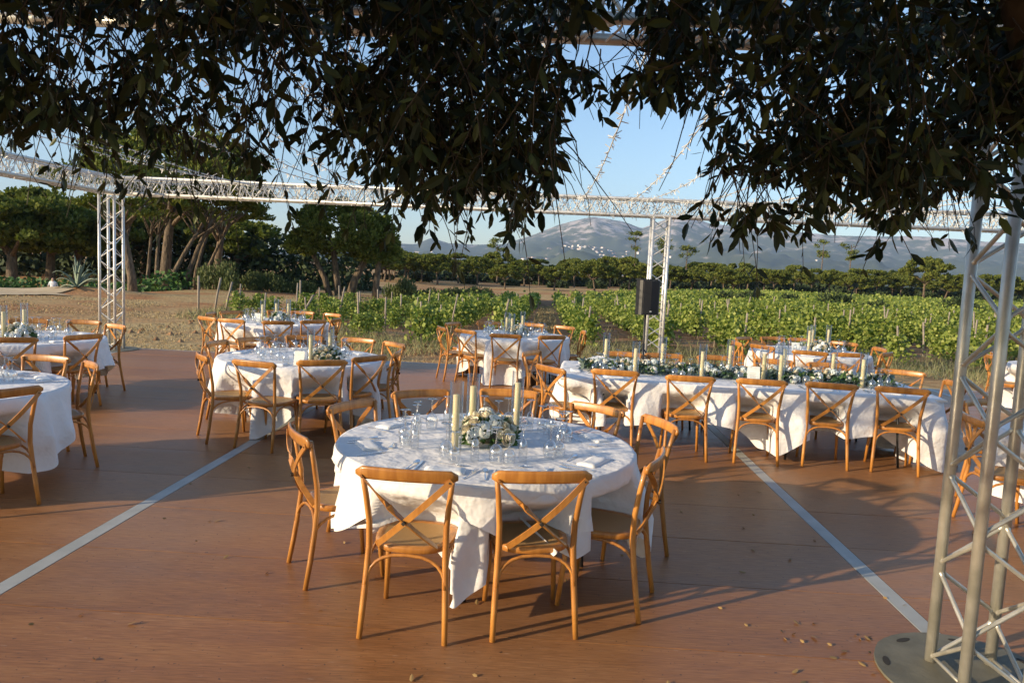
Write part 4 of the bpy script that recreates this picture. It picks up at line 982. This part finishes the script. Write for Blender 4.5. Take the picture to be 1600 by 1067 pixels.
def table_round(name, cx, cy, r, phi, desc, half=1.32, cap=1.70, overlay=None, seed=1.0):
    t = thing('round_table', f'folding table with black legs, {desc}', 'table', (cx, cy, 0), 0, 'round banquet tables')
    MB().lathe([(0, .728), (r - .004, .728), (r - .004, .749), (0, .749)], 48).build('tabletop', M['house'], t)
    for k in range(4):
        a = phi + PI / 4 + k * PI / 2; x, y = .62 * math.cos(a), .62 * math.sin(a)
        MB().tube([(x * .75, y * .75, .72), (x * .98, y * .98, .42), (x, y, .28), (x * 1.03, y * 1.03, 0.001)], [.014, .014, .012, .012], 8).build('leg', M['black'], t)
    for a in (phi, phi + PI):
        c, s = math.cos(a) * .60, math.sin(a) * .60
        MB().tube([(c * .72 - s * .45, s * .72 + c * .45, .45), (c * .72 + s * .45, s * .72 - c * .45, .45)], .009, 6).build('leg_brace', M['black'], t)
    cloth_obj('tablecloth', round_per(cx, cy, r), square_drop(r, half, phi, cap), seed, amp=.07 if seed < 1.5 else .058, label=f'white cloth with folds on the {desc}', group='white tablecloths', lift=0)
    if overlay:
        cloth_obj('overlay_cloth', round_per(cx, cy, r + .012), square_drop(r, overlay, phi + .62, r + .42), seed + 4, amp=.022, zt=.7560, flare=.03, rows=10, label=f'second shorter white cloth laid over the {desc}', group='white tablecloths')

turned = {-1.225: 29, .84: 160, -.479: 85.5, .184: 99.4, -3.11: 34, -2.46: 72}      # chairs that stand a little askew: facing in degrees
def sector(a):
    a = math.degrees(a) % 360
    names = ['right', 'far right', 'far', 'far left', 'left', 'near left', 'near', 'near right']; return names[int(((a + 22.5) % 360) // 45)]
def seat_table(tx, ty, r, chairs, desc, detail, radius=None):
    info = []
    for c in chairs:
        if len(c) == 2: rx, ry = c
        else: rx, ry = tx + c[0] * math.cos(rad(c[1])), ty + c[0] * math.sin(rad(c[1]))
        a = math.atan2(ry - ty, rx - tx); d = math.hypot(rx - tx, ry - ty)
        if radius: d = min(max(d, radius[0]), radius[1]); rx, ry = tx + d * math.cos(a), ty + d * math.sin(a)
        info.append([sector(a), a, d, rx, ry])
    for it in info:
        same = sorted([q for q in info if q[0] == it[0]], key=lambda q: q[3]) if it[0] in ('near', 'far', 'near left', 'near right', 'far left', 'far right') else sorted([q for q in info if q[0] == it[0]], key=lambda q: q[4])
        who = f'{it[0]} chair'
        if len(same) > 1:
            k = same.index(it)
            if it[0] in ('left', 'right'): who = ('nearer ' if k == 0 else 'farther ') + who
            else: who = (('leftmost ', 'rightmost ') if len(same) == 2 else ('leftmost ', 'middle ', 'rightmost '))[min(k, 2)] + who
        jit = R.uniform(-.07, .07); face = rad(turned[it[3]]) if it[3] in turned else it[1] + PI + jit; o = .295
        put_chair(it[3] + math.cos(face) * o, it[4] + math.sin(face) * o, face, f'wooden cross-back chair, {who}, {desc}', f'cross-back chairs around the {desc}')
        setting(tx + r * math.cos(it[1]), ty + r * math.sin(it[1]), it[1], f'{who}, {desc}', desc, detail)
D1, D2, D3, D4, D5, D6, D7, D8, D9 = ('big front round table', 'round table left of centre', 'farthest round table, back left', 'round table at back centre', 'round table behind the long table',
   'round table by the left truss column', 'round table cut by left edge', 'round table at far right behind truss', 'round table cut by right edge')
TR = .915
tabs = [
 (D1, -.13, 4.60, [(-.479, 3.464), (.184, 3.539), (-1.225, 4.19), (-1.118, 5.139), (-.702, 5.763), (-.006, 5.984), (.668, 5.453), (1.054, 4.988), (.84, 3.99)], True, (1.1, 1.34), 1.19, -.90, 1.08),
 (D2, -2.38, 8.37, [(-3.11, 7.33), (-3.434, 8.512), (-3.203, 9.095), (-2.705, 9.601), (-1.992, 9.592), (-1.462, 9.255), (-1.287, 8.396), (-2.46, 6.98), (-1.863, 7.261), (-1.481, 7.775)], True, (1.1, 1.30), 1.30, -1.0, None),
 (D3, -4.16, 12.92, [(-5.018, 11.793), (-5.225, 12.83), (-5.157, 13.465), (-4.484, 11.555), (-3.66, 11.521), (-3.281, 12.194), (-4.03, 14.362), (-3.347, 14.058), (-3.078, 12.799), (-4.5, 14.28)], False, (1.12, 1.30), 1.3, .1, None),
 (D4, .05, 12.5, [(-1.181, 12.069), (-1.084, 13.136), (-.746, 11.679), (-.109, 11.102), (.643, 11.267), (.969, 13.462), (1.229, 12.503), (.395, 13.898), (-.495, 13.834)], False, (1.16, 1.32), 1.42, .5, None),
 (D5, 4.81, 11.9, [(3.584, 11.835), (3.996, 12.814), (4.637, 13.254), (5.171, 13.147), (5.735, 12.719), (5.85, 11.843), (5.65, 11.05), (3.905, 11.383), (4.327, 10.676), (4.873, 10.651)], False, (1.12, 1.30), 1.34, .2, None),
 (D6, -6.02, 9.02, [(-6.004, 10.425), (-5.429, 9.827), (-5.056, 8.594), (-5.42, 7.95), (-6.653, 10.128), (-6.3, 7.75)], True, (1.15, 1.32), 1.24, .1, None),
 (D7, -4.46, 5.63, [(-4.254, 6.72), (-3.63, 6.40), (-3.40, 5.18), (-3.55, 4.75)], True, (1.15, 1.25), 1.42, .45, None),
 (D8, 8.65, 11.2, [(7.455, 11.503), (8.05, 12.25), (7.6, 10.5)], False, (1.2, 1.3), 1.36, .3, None),
 (D9, 4.85, 5.55, [(3.98, 4.70), (3.62, 5.72), (4.25, 6.65)], True, (1.18, 1.28), 1.24, .6, None)]
tabs[6] = (D7, -4.46, 5.63, [(-4.254, 6.72), (-3.66, 6.38), (-3.46, 5.02)], True, (1.12, 1.22), 1.24, .45, None)
for i, (desc, tx, ty, chs, det, rr, half, phi, ov) in enumerate(tabs):
    seat_table(tx, ty, TR, chs, desc, det, None if i < 2 else rr)
    table_round('round_table', tx, ty, TR, phi, desc, half, half * (1.30 if i == 0 else 1.28 if i < 5 else 1.2), ov, seed=1.7 * i + 1)
# candles, flowers, cards
def cset(cx, cy, spots, desc, h=.30, words=('left', 'middle', 'right', 'far')):
    for k, (x, y) in enumerate(sorted(spots)):
        w_ = ('left', 'right')[k] if len(spots) == 2 else words[min(k, 3)]
        candle(x, y, h, f'{w_} ivory candle, {desc}', f'glass tube of the {w_} candle, {desc}')
cset(0, 0, [(-.315, 4.364), (-.235, 4.72), (.055, 4.95)], D1, .33); bouquet(-.12, 4.60, 1.08, 'bouquet of cream and white roses with green leaves on the big front round table', 1, 26, True)
cset(0, 0, [(-2.145, 7.85), (-2.02, 8.18)], D2, .30); bouquet(-2.0, 7.98, 1.0, 'white rose bouquet on the round table left of centre', 2); card(-2.20, 7.62, -.1, 'upright white card left of the candles on the round table left of centre', .15, .11)
cset(0, 0, [(-4.323, 12.737), (-4.25, 13.25), (-4.05, 13.3)], D3); bouquet(-4.1, 12.95, 1.0, 'small white bouquet on the farthest round table at the back left', 3); card(-4.42, 12.75, -.1, 'small white card on the farthest round table at the back left')
cset(0, 0, [(-.10, 12.3), (-.01, 12.1), (.17, 12.9)], D4); bouquet(.1, 12.35, 1.0, 'white bouquet on the round table at the back centre', 4)
cset(0, 0, [(4.80, 11.93), (4.98, 12.25), (5.35, 12.5)], D5, .33); bouquet(5.02, 12.0, 1.0, 'white bouquet on the round table at the back right', 5); card(4.6, 11.95, 0, 'square white card on the round table at the back right', .13, .13)
cset(0, 0, [(-6.03, 8.72), (-6.1, 9.2), (-6.35, 8.9)], D6, .32); bouquet(-5.93, 8.85, 1.0, 'white bouquet between candles on the round table at the left edge', 6)
cset(0, 0, [(-4.6, 5.6), (-4.4, 5.9)], D7); bouquet(-4.55, 5.75, 1.0, 'white bouquet on the nearest round table at the left', 7)
cset(0, 0, [(8.6, 11.2), (8.8, 11.3)], D8); cset(0, 0, [(4.9, 5.5), (5.05, 5.65)], D9); bouquet(4.95, 5.7, 1.0, 'white bouquet on the round table at the right edge', 8)

# long banquet table
LA = -rad(6.0); LC = Vector((2.52, 8.27, 0)); LX, LY = 1.95, .74
lu = Vector((math.cos(LA), math.sin(LA), 0)); lv = Vector((-math.sin(LA), math.cos(LA), 0))
t = thing('long_table', 'long banquet table with rounded corners on black folding legs under white cloths', 'table', LC, LA)
for k in range(2):
    ol = []
    x0, x1 = (-LX, -.004) if k == 0 else (.004, LX)
    ol = [(x0, -LY), (x1, -LY), (x1, LY), (x0, LY)]
    MB().prism(ol, .728, .749).build('tabletop', M['house'], t)
    for sx in (.25, .8):
        for sy in (-.6, .6): x = x0 + (x1 - x0) * sx; MB().tube([(x, sy * .9, .72), (x, sy, .35), (x + (.03 if sx > .5 else -.03), sy * 1.02, 0.001)], .013, 8).build('leg', M['black'], t)
per = []; N = 420; rc = .16
def rr_point(s):
    segs = [('l', (-LX + rc, -LY), (LX - rc, -LY)), ('c', (LX - rc, -LY + rc), -90), ('l', (LX, -LY + rc), (LX, LY - rc)), ('c', (LX - rc, LY - rc), 0), ('l', (LX - rc, LY), (-LX + rc, LY)), ('c', (-LX + rc, LY - rc), 90), ('l', (-LX, LY - rc), (-LX, -LY + rc)), ('c', (-LX + rc, -LY + rc), 180)]
    for sg in segs:
        ln = math.hypot(sg[2][0] - sg[1][0], sg[2][1] - sg[1][1]) if sg[0] == 'l' else rc * PI / 2
        if s <= ln:
            if sg[0] == 'l':
                dx, dy = (sg[2][0] - sg[1][0]) / ln, (sg[2][1] - sg[1][1]) / ln; return (sg[1][0] + dx * s, sg[1][1] + dy * s), (dy, -dx)
            a = rad(sg[2]) + s / rc; return (sg[1][0] + rc * math.cos(a), sg[1][1] + rc * math.sin(a)), (math.cos(a), math.sin(a))
        s -= ln
    return rr_point(0)
Tt = 2 * (2 * LX - 2 * rc + 2 * LY - 2 * rc) + 2 * PI * rc; Ls = []
for i in range(N):
    (x, y), (nx2, ny2) = rr_point(Tt * i / N * .99999); per.append((LC + lu * x + lv * y, lu * nx2 + lv * ny2))
    L = .44
    if ny2 < -.7:                                         # front side: a hanging tip where the two cloths meet, another at the right corner
        L += .27 * max(0, 1 - abs(x - .26) / .30) ** .8 + .05 * math.sin(x * 3)
        L += .30 * max(0, (x - 1.35) / .45) ** 1.2
        L += .12 * max(0, (-1.55 - x) / .4)
    elif nx2 > .3: L = .74
    elif nx2 < -.3: L = .50
    Ls.append(min(L, .76))
Ls = [sum(Ls[(i + k) % N] for k in range(-5, 6)) / 11 for i in range(N)]
fx = [(1.073, 7.542), (1.805, 7.345), (2.516, 7.327), (3.199, 7.29), (3.854, 7.193)]; ordn = ['first', 'second', 'third', 'fourth', 'fifth', 'sixth']
bx = [(1.42, 9.36), (1.949, 9.40), (2.628, 9.44), (3.313, 9.30), (3.936, 9.17)]
DL = 'long banquet table'
for k, (x, y) in enumerate(fx):
    f = LA + PI / 2 + rad((-5, 2, -3, -6, -10)[k]); who = f'{ordn[k]} front chair from left, long banquet table'
    put_chair(x + math.cos(f) * .29, y + math.sin(f) * .29, f, f'wooden cross-back chair, {who}', 'cross-back chairs along the long banquet table')
    q = Vector((x, y, 0)) - LC; e = LC + lu * q.dot(lu) - lv * LY; setting(e.x, e.y, LA - PI / 2, who, DL, True)
for k, (x, y) in enumerate(bx):
    f = LA - PI / 2 + R.uniform(-.1, .1); who = f'{ordn[k]} back chair from left, long banquet table'
    put_chair(x + math.cos(f) * .29, y + math.sin(f) * .29, f, f'wooden cross-back chair, {who}', 'cross-back chairs along the long banquet table')
    q = Vector((x, y, 0)) - LC; e = LC + lu * q.dot(lu) + lv * LY; setting(e.x, e.y, LA + PI / 2, who, DL, False)
for (x, y, f, who) in ((.234, 9.0, rad(-28), 'far chair at left end, long banquet table'), (.398, 7.606, rad(35), 'near chair at left end, long banquet table'), (4.77, 7.85, LA + PI, 'head chair at right end, long banquet table'), (4.66, 8.74, rad(-125), 'far chair at right end, long banquet table')):
    put_chair(x + math.cos(f) * .29, y + math.sin(f) * .29, f, f'wooden cross-back chair, {who}', 'cross-back chairs along the long banquet table')
cloth_obj('tablecloth', per, Ls, 3.3, amp=.034, flare=.05, rows=20, label='long white tablecloth hanging to the floor at the right end of the long table', group='white tablecloths')
for x, y, who in ((LX, 0, 'head chair at right end'), (-LX, -.2, 'near chair at left end')):
    e = LC + lu * x + lv * y; setting(e.x, e.y, LA if x > 0 else LA + PI, who + ', long banquet table', DL, True)
# garland down the middle of the long table
gl = thing('flower_garland', 'long garland of white flowers and grey-green leaves down the middle of the long table', 'flowers', LC + Vector((0, 0, TZ)), LA)
g = random.Random(77)
for k in range(150):
    x = g.uniform(-1.62, 1.62); y = g.gauss(0, .085); z = .045 + .065 * math.exp(-(y / .1) ** 2) * g.uniform(.6, 1.25)
    me = g.choice([roses[0], roses[2], roses[3], hyd[0], hyd[0], hyd[1]]); f = link('flower', me, gl, loc=(x, y, z)); f.rotation_mode = 'QUATERNION'
    f.rotation_quaternion = Vector((g.gauss(0, .4), y * 7 + g.gauss(0, .3) - .3, 1)).to_track_quat('Z', 'Y'); f.scale = (g.uniform(.7, 1.15),) * 3
n = 2600; P = np.stack([rng.uniform(-1.72, 1.72, n), rng.normal(size=n) * .1, np.zeros(n)], 1); P[:, 2] = .015 + rng.random(n) * .09 * np.exp(-(P[:, 1] / .14) ** 2); D = rng.normal(size=(n, 3)) * np.array([1, 1, .5]) + P * np.array([0, 6, 0]) + np.array([0, 0, .45])
link('foliage', lozenges(P, D, rng.uniform(.04, .085, n), .5, M['euca'], 'foliage'), gl, 'stuff')
n = 900; P = np.stack([rng.uniform(-1.7, 1.7, n), rng.normal(size=n) * .1, rng.uniform(.02, .08, n)], 1); D = rng.normal(size=(n, 3)) * np.array([1, 1, .4]) + P * np.array([0, 6, 0]) + np.array([0, 0, .3])
link('dark_leaves', lozenges(P, D, rng.uniform(.05, .10, n), .34, M['herb'], 'dark_leaves'), gl, 'stuff')
for k, (x, y) in enumerate(((1.155, 9.0), (1.349, 7.98), (1.797, 8.75), (2.078, 7.99), (2.63, 8.85), (2.76, 8.02), (2.93, 7.98), (3.25, 8.75), (3.70, 8.45), (3.795, 7.92))):
    candle(x, y, .30, f'ivory candle on the long table, {ordi(k + 1)} from the left', f'glass tube around the {ordi(k + 1)} candle from left on the long table')
card(2.60, 7.86, -.15, 'framed menu card leaning among the flowers of the long table', .18, .13, True)
tag(MB().ribbon([(0, 0, 0.01), (.1, .05, .05), (.25, .12, .09), (.38, .2, .06), (.5, .24, .005)], (.45, -.9, 0), .16, .012).build('rumpled_cloth', M['napkin']), 'white napkin heaped up at the far left corner of the long table', 'napkin').location = (.85, 8.85, TZ)

# a few fallen leaves and crumbs on the deck
g = random.Random(4); fl = lozenges(np.zeros((1, 3)), np.array([[0, 1, .05]]), [.05], .4, M['fallen'], 'fallen_leaf'); fl2 = lozenges(np.zeros((1, 3)), np.array([[0, 1, .1]]), [.028], .5, M['fallen'], 'fallen_leaf')
for k in range(90):
    x = g.uniform(-2.6, 2.4); y = g.uniform(2.6, 6.5); 
    if k > 70: x, y = g.uniform(1.5, 2.1), g.uniform(2.9, 3.9)
    near_plate = 'beside the base plate of the near truss' if k > 70 else 'lying on the brown deck in front of the tables' if y < 4 else 'lying on the brown deck between the tables'
    f = link('fallen_leaf', fl if k % 3 == 0 else fl2, loc=(x, y, .004), rotz=g.uniform(0, 6.28)); f.rotation_euler = (g.uniform(-.1, .1), g.uniform(-.25, .25), g.uniform(0, 6.28)); tag(f, 'small dry leaf ' + near_plate, 'leaf', 'dry leaves fallen on the deck')

# ------------------------------------------------------------------ the tree overhead
tree = thing('overhanging_tree', 'dark dense tree whose leafy branches hang down across the top of the view', 'tree', (0, 0, 0))
o = MB(); T0 = Vector((.9, -2.6, 0)); o.tube([T0 + Vector((0, 0, -.3)), T0 + Vector((.1, .1, 1.2)), T0 + Vector((0, .4, 2.6)), T0 + Vector((-.2, .9, 3.4))], [.26, .2, .17, .12], 10)
tr = o.build('trunk', M['bark'], tree)
limbs = [((.8, -2.1, 2.6), (.4, 0, 3.0), (.5, 1.5, 2.8), (.9, 2.8, 2.75)), ((.7, -1.9, 2.8), (-.6, -.3, 3.1), (-1.1, 1.2, 2.9), (-1.3, 2.5, 2.7)), ((.8, -2.1, 2.5), (1.6, -.2, 2.9), (1.6, 1.4, 2.75), (1.5, 2.6, 2.6)),
         ((.6, -1.8, 2.9), (-2, -1, 3.1), (-3.6, 0, 3.1), (-5.2, .8, 2.9)), ((.7, -1.9, 2.7), (-.2, .4, 2.9), (-.3, 1.6, 2.7), (-.3, 2.4, 2.5)), ((0, 1, 2.85), (-.9, 1.8, 2.75), (-1.6, 2.0, 2.6)), ((.6, 1.2, 2.75), (1.2, 1.9, 2.6), (1.4, 2.1, 2.4))]
for lb in limbs: MB().tube([Vector(p) for p in lb], [.06, .045, .03, .015][:len(lb)], 7).build('bough', M['twig'], tree)
zb = [(-3.0, 2.2), (-1.6, 2.13), (-1.45, 2.12), (-1.27, 2.06), (-1.17, 2.12), (-1.0, 2.07), (-.85, 2.10), (-.73, 2.06), (-.56, 2.12), (-.45, 2.12), (-.34, 2.03), (-.23, 1.97), (-.16, 2.0), (-.05, 1.97), (.04, 1.93), (.105, 1.95), (.135, 2.20), (.22, 2.22), (.33, 2.22), (.42, 2.22), (.49, 2.07), (.56, 1.95), (.64, 1.90), (.71, 1.93), (.76, 1.99), (.81, 1.98), (.88, 2.06), (1.03, 2.01), (1.12, 1.96), (1.21, 1.95), (1.26, 2.09), (1.32, 2.2), (1.5, 2.22), (3.0, 2.3)]
zx = [a for a, _ in zb]; zz = [b for _, b in zb]
LP = []; LD = []; LL = []; TW = MB(); heroes = []
def sprig(p, d, L, nl, ll, droop=.5, twig=True, rec=False):
    p = Vector(p); d = Vector(d).normalized(); pts = [p]; q = p.copy(); dd = d.copy()
    for i in range(4):
        dd = (dd + Vector((R.gauss(0, .16), R.gauss(0, .16), -droop * .18 + R.gauss(0, .1)))).normalized(); q = q + dd * (L / 4); pts.append(q.copy())
    if twig: TW.tube(pts, [.0024, .002, .0017, .0013, .001], 3, caps=False)
    a = R.uniform(0, 6.28)
    for i in range(nl):
        u = (.08 + .92 * i / (nl - 2)) * 4 if i < nl - 2 else 3.99; u = min(u, 3.99); k = min(3, int(u)); pp = pts[k].lerp(pts[k + 1], u - k); t = (pts[k + 1] - pts[k]).normalized()
        x = t.orthogonal().normalized(); y = t.cross(x); a += 2.4; sp_ = R.uniform(.5, 1.15) if i < nl - 2 else R.uniform(.2, .7)
        dv = (t * math.cos(sp_) + (x * math.cos(a) + y * math.sin(a)) * math.sin(sp_) + Vector((0, 0, -.06))).normalized(); l_ = ll * R.uniform(.5, 1.35)
        if rec: heroes.append((pp.copy(), dv.copy(), l_))
        else: LP.append(pp); LD.append(dv); LL.append(l_)
def hang(): return (R.gauss(0, .6), R.gauss(0, .4), -1)
# curtain of hanging sprigs about two metres away
def hole(x, y, z):
    k = 2.1 / max(y, .5); xx = x * k; h = 1.846 + (z - 1.846) * k
    return ((xx - .235) / .12) ** 2 + ((h - 2.475) / .075) ** 2 < 1 or (.105 < xx < .50 and h < 2.33) or (.50 <= xx < .54 and h < 2.13)
cnt = 0
while cnt < 560:                                           # lower fringe
    x = R.uniform(-1.75, 1.75); y = R.gauss(2.1, .14); b = float(np.interp(x * 2.1 / y, zx, zz)); b = 1.846 + (b - 1.846) * y / 2.1 + .02
    L = R.uniform(.14, .26); z = b + L * .95 + abs(R.gauss(0, .09)) + .015
    if hole(x, y, z - L * .5): continue
    if x * 2.1 / y < -.32 and R.random() < .5: cnt += 1; continue
    sprig((x, y, z), hang(), L, R.randrange(9, 14), .056, rec=(cnt < 26 and y < 2.15)); cnt += 1
cnt = 0
while cnt < 1250:                                          # body of the curtain
    x = R.uniform(-2.1, 2.1); y = R.uniform(1.75, 2.7); b = float(np.interp(x * 2.1 / y, zx, zz)); z = R.uniform(b + .2, 2.85)
    L = R.uniform(.14, .3); lft = x * 2.1 / y < -.42
    h = 1.846 + (z - 1.846) * 2.1 / y
    if hole(x, y, z - L * .4) or hole(x, y, z - L): continue
    if lft and h < 2.52 and noise.noise(Vector((x * 2.6, z * 3.2, 1.5))) > -.5 and R.random() < .94: continue
    if -.45 < x * 2.1 / y < -.1 and h < 2.15 and R.random() < .4: continue
    if x > .5 and h < 2.38 and noise.noise(Vector((x * 3.5, z * 4, 8.5))) > .12 and R.random() < .75: continue
    sprig((x, y, z), hang() if R.random() < .7 else (R.gauss(0, 1), R.gauss(0, 1), R.gauss(-.3, .5)), L, R.randrange(8, 13), .055); cnt += 1
# bare thin twigs, mostly on the left
for k in range(330):
    x = R.uniform(-1.8, .2) if k < 250 else R.uniform(.4, 1.6); y = R.gauss(2.15, .2); b = float(np.interp(x * 2.1 / y, zx, zz)); z = R.uniform(b + .2, 2.5); L = R.uniform(.2, .45)
    d = Vector((R.gauss(0, .7), R.gauss(0, .3), -1)).normalized()
    if hole(x, y, z - L * .7) or x * 2.1 / y > .1 and x * 2.1 / y < .45: continue
    sprig((x, y, z), d, L, 9, .042, droop=.9)
# thick leafy roof above the view and towards the beam
cnt = 0
while cnt < 2600:
    x = R.uniform(-3.2, 3.2); y = R.uniform(.2, 3.3); z = R.uniform(2.62, 3.15) + .0
    if hole(x, y, z) or hole(x, y, z - .1) or hole(x, y, z - .2): continue
    if y > 1.0 and R.random() < .30 and x < -.4: continue
    if x * 2.1 / y < -.35 and y > 1.7: z += .08
    sprig((x, y, z), (R.gauss(0, 1), R.gauss(0, 1), R.gauss(-.5, .5)), R.uniform(.15, .3), 11, .068, twig=(k % 2 == 0)); cnt += 1
# the crown carries on unseen, left and behind, added to shade the hanging leaves
for k in range(2700):
    x = R.uniform(-6.0, -1.5); y = R.uniform(-2.8, 1.9); z = 1.2 + (2.05 - x) * .310 + (R.random() ** .8) * 1.5
    sprig((x, y, z), (R.gauss(0, 1), R.gauss(0, 1), R.gauss(-.4, .5)), R.uniform(.2, .35), 9, .105, twig=False)
for k in range(900):
    x = R.uniform(-1.5, 3); y = R.uniform(-3, .3); z = R.uniform(2.5, 3.6)
    sprig((x, y, z), (R.gauss(0, 1), R.gauss(0, 1), R.gauss(-.4, .5)), R.uniform(.2, .35), 9, .105, twig=False)
def gap(p):
    if p.y < 1.3 or p.z > 3: return False
    k = 2.1 / p.y; xx = p.x * k; h = 1.846 + (p.z - 1.846) * k
    if h > 2.50: return False
    if xx < -.38: return noise.noise(Vector((xx * 5.5, h * 7, 4.4))) > .13 and (noise.noise(Vector((p.x * 40, p.z * 40, p.y * 40))) > -.18)
    if xx > .55: return noise.noise(Vector((xx * 6, h * 8, 9.4))) > .40
    return False
_kp = [i for i, p in enumerate(LP) if not hole(p.x, p.y, p.z) and not gap(p) and not (p.x + .895 * (p.z - .9) / .277 < 1.95 and p.y + .446 * (p.z - .9) / .277 > 2.3 and p.x < -1.2) and not (p.y < 1.6 and p.x + .895 * (p.z - .0) / .277 < 6 and p.y + .446 * (p.z - .0) / .277 > 2.6 and p.x > -1.2)]  # leaves along the sun's path to the deck are dropped to keep it lit
LP = [LP[i] for i in _kp]; LD = [LD[i] for i in _kp]; LL = [LL[i] for i in _kp]
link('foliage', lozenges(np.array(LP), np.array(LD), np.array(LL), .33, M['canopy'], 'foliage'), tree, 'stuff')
TW.build('twigs', M['twig'], tree, 'stuff')
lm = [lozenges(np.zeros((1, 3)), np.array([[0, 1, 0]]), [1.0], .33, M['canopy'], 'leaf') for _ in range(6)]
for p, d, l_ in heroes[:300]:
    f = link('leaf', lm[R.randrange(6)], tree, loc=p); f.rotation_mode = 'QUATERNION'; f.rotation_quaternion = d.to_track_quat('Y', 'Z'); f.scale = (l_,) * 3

# ------------------------------------------------------------------ air
hz = MB().box((0, 1500, 497), (24000, 17000, 1006)).mesh('haze', None) if False else None
me = bpy.data.meshes.new('haze'); o = MB().box((500, 3700, 496), (21000, 13000, 1010)); me.from_pydata(o.v, [], o.f)
hm_ = bpy.data.materials.new('air'); hm_.use_nodes = True; hn = hm_.node_tree.nodes; hl = hm_.node_tree.links; hn.remove(hn['Principled BSDF'])
pv = hn.new('ShaderNodeVolumePrincipled'); pv.inputs['Density'].default_value = 7.5e-5; pv.inputs['Color'].default_value = (0.50, 0.68, 1.0, 1); pv.inputs['Anisotropy'].default_value = 0.0
hl.new(pv.outputs[0], hn['Material Output'].inputs['Volume']); me.materials.append(hm_)
link('haze', me, kind='stuff')
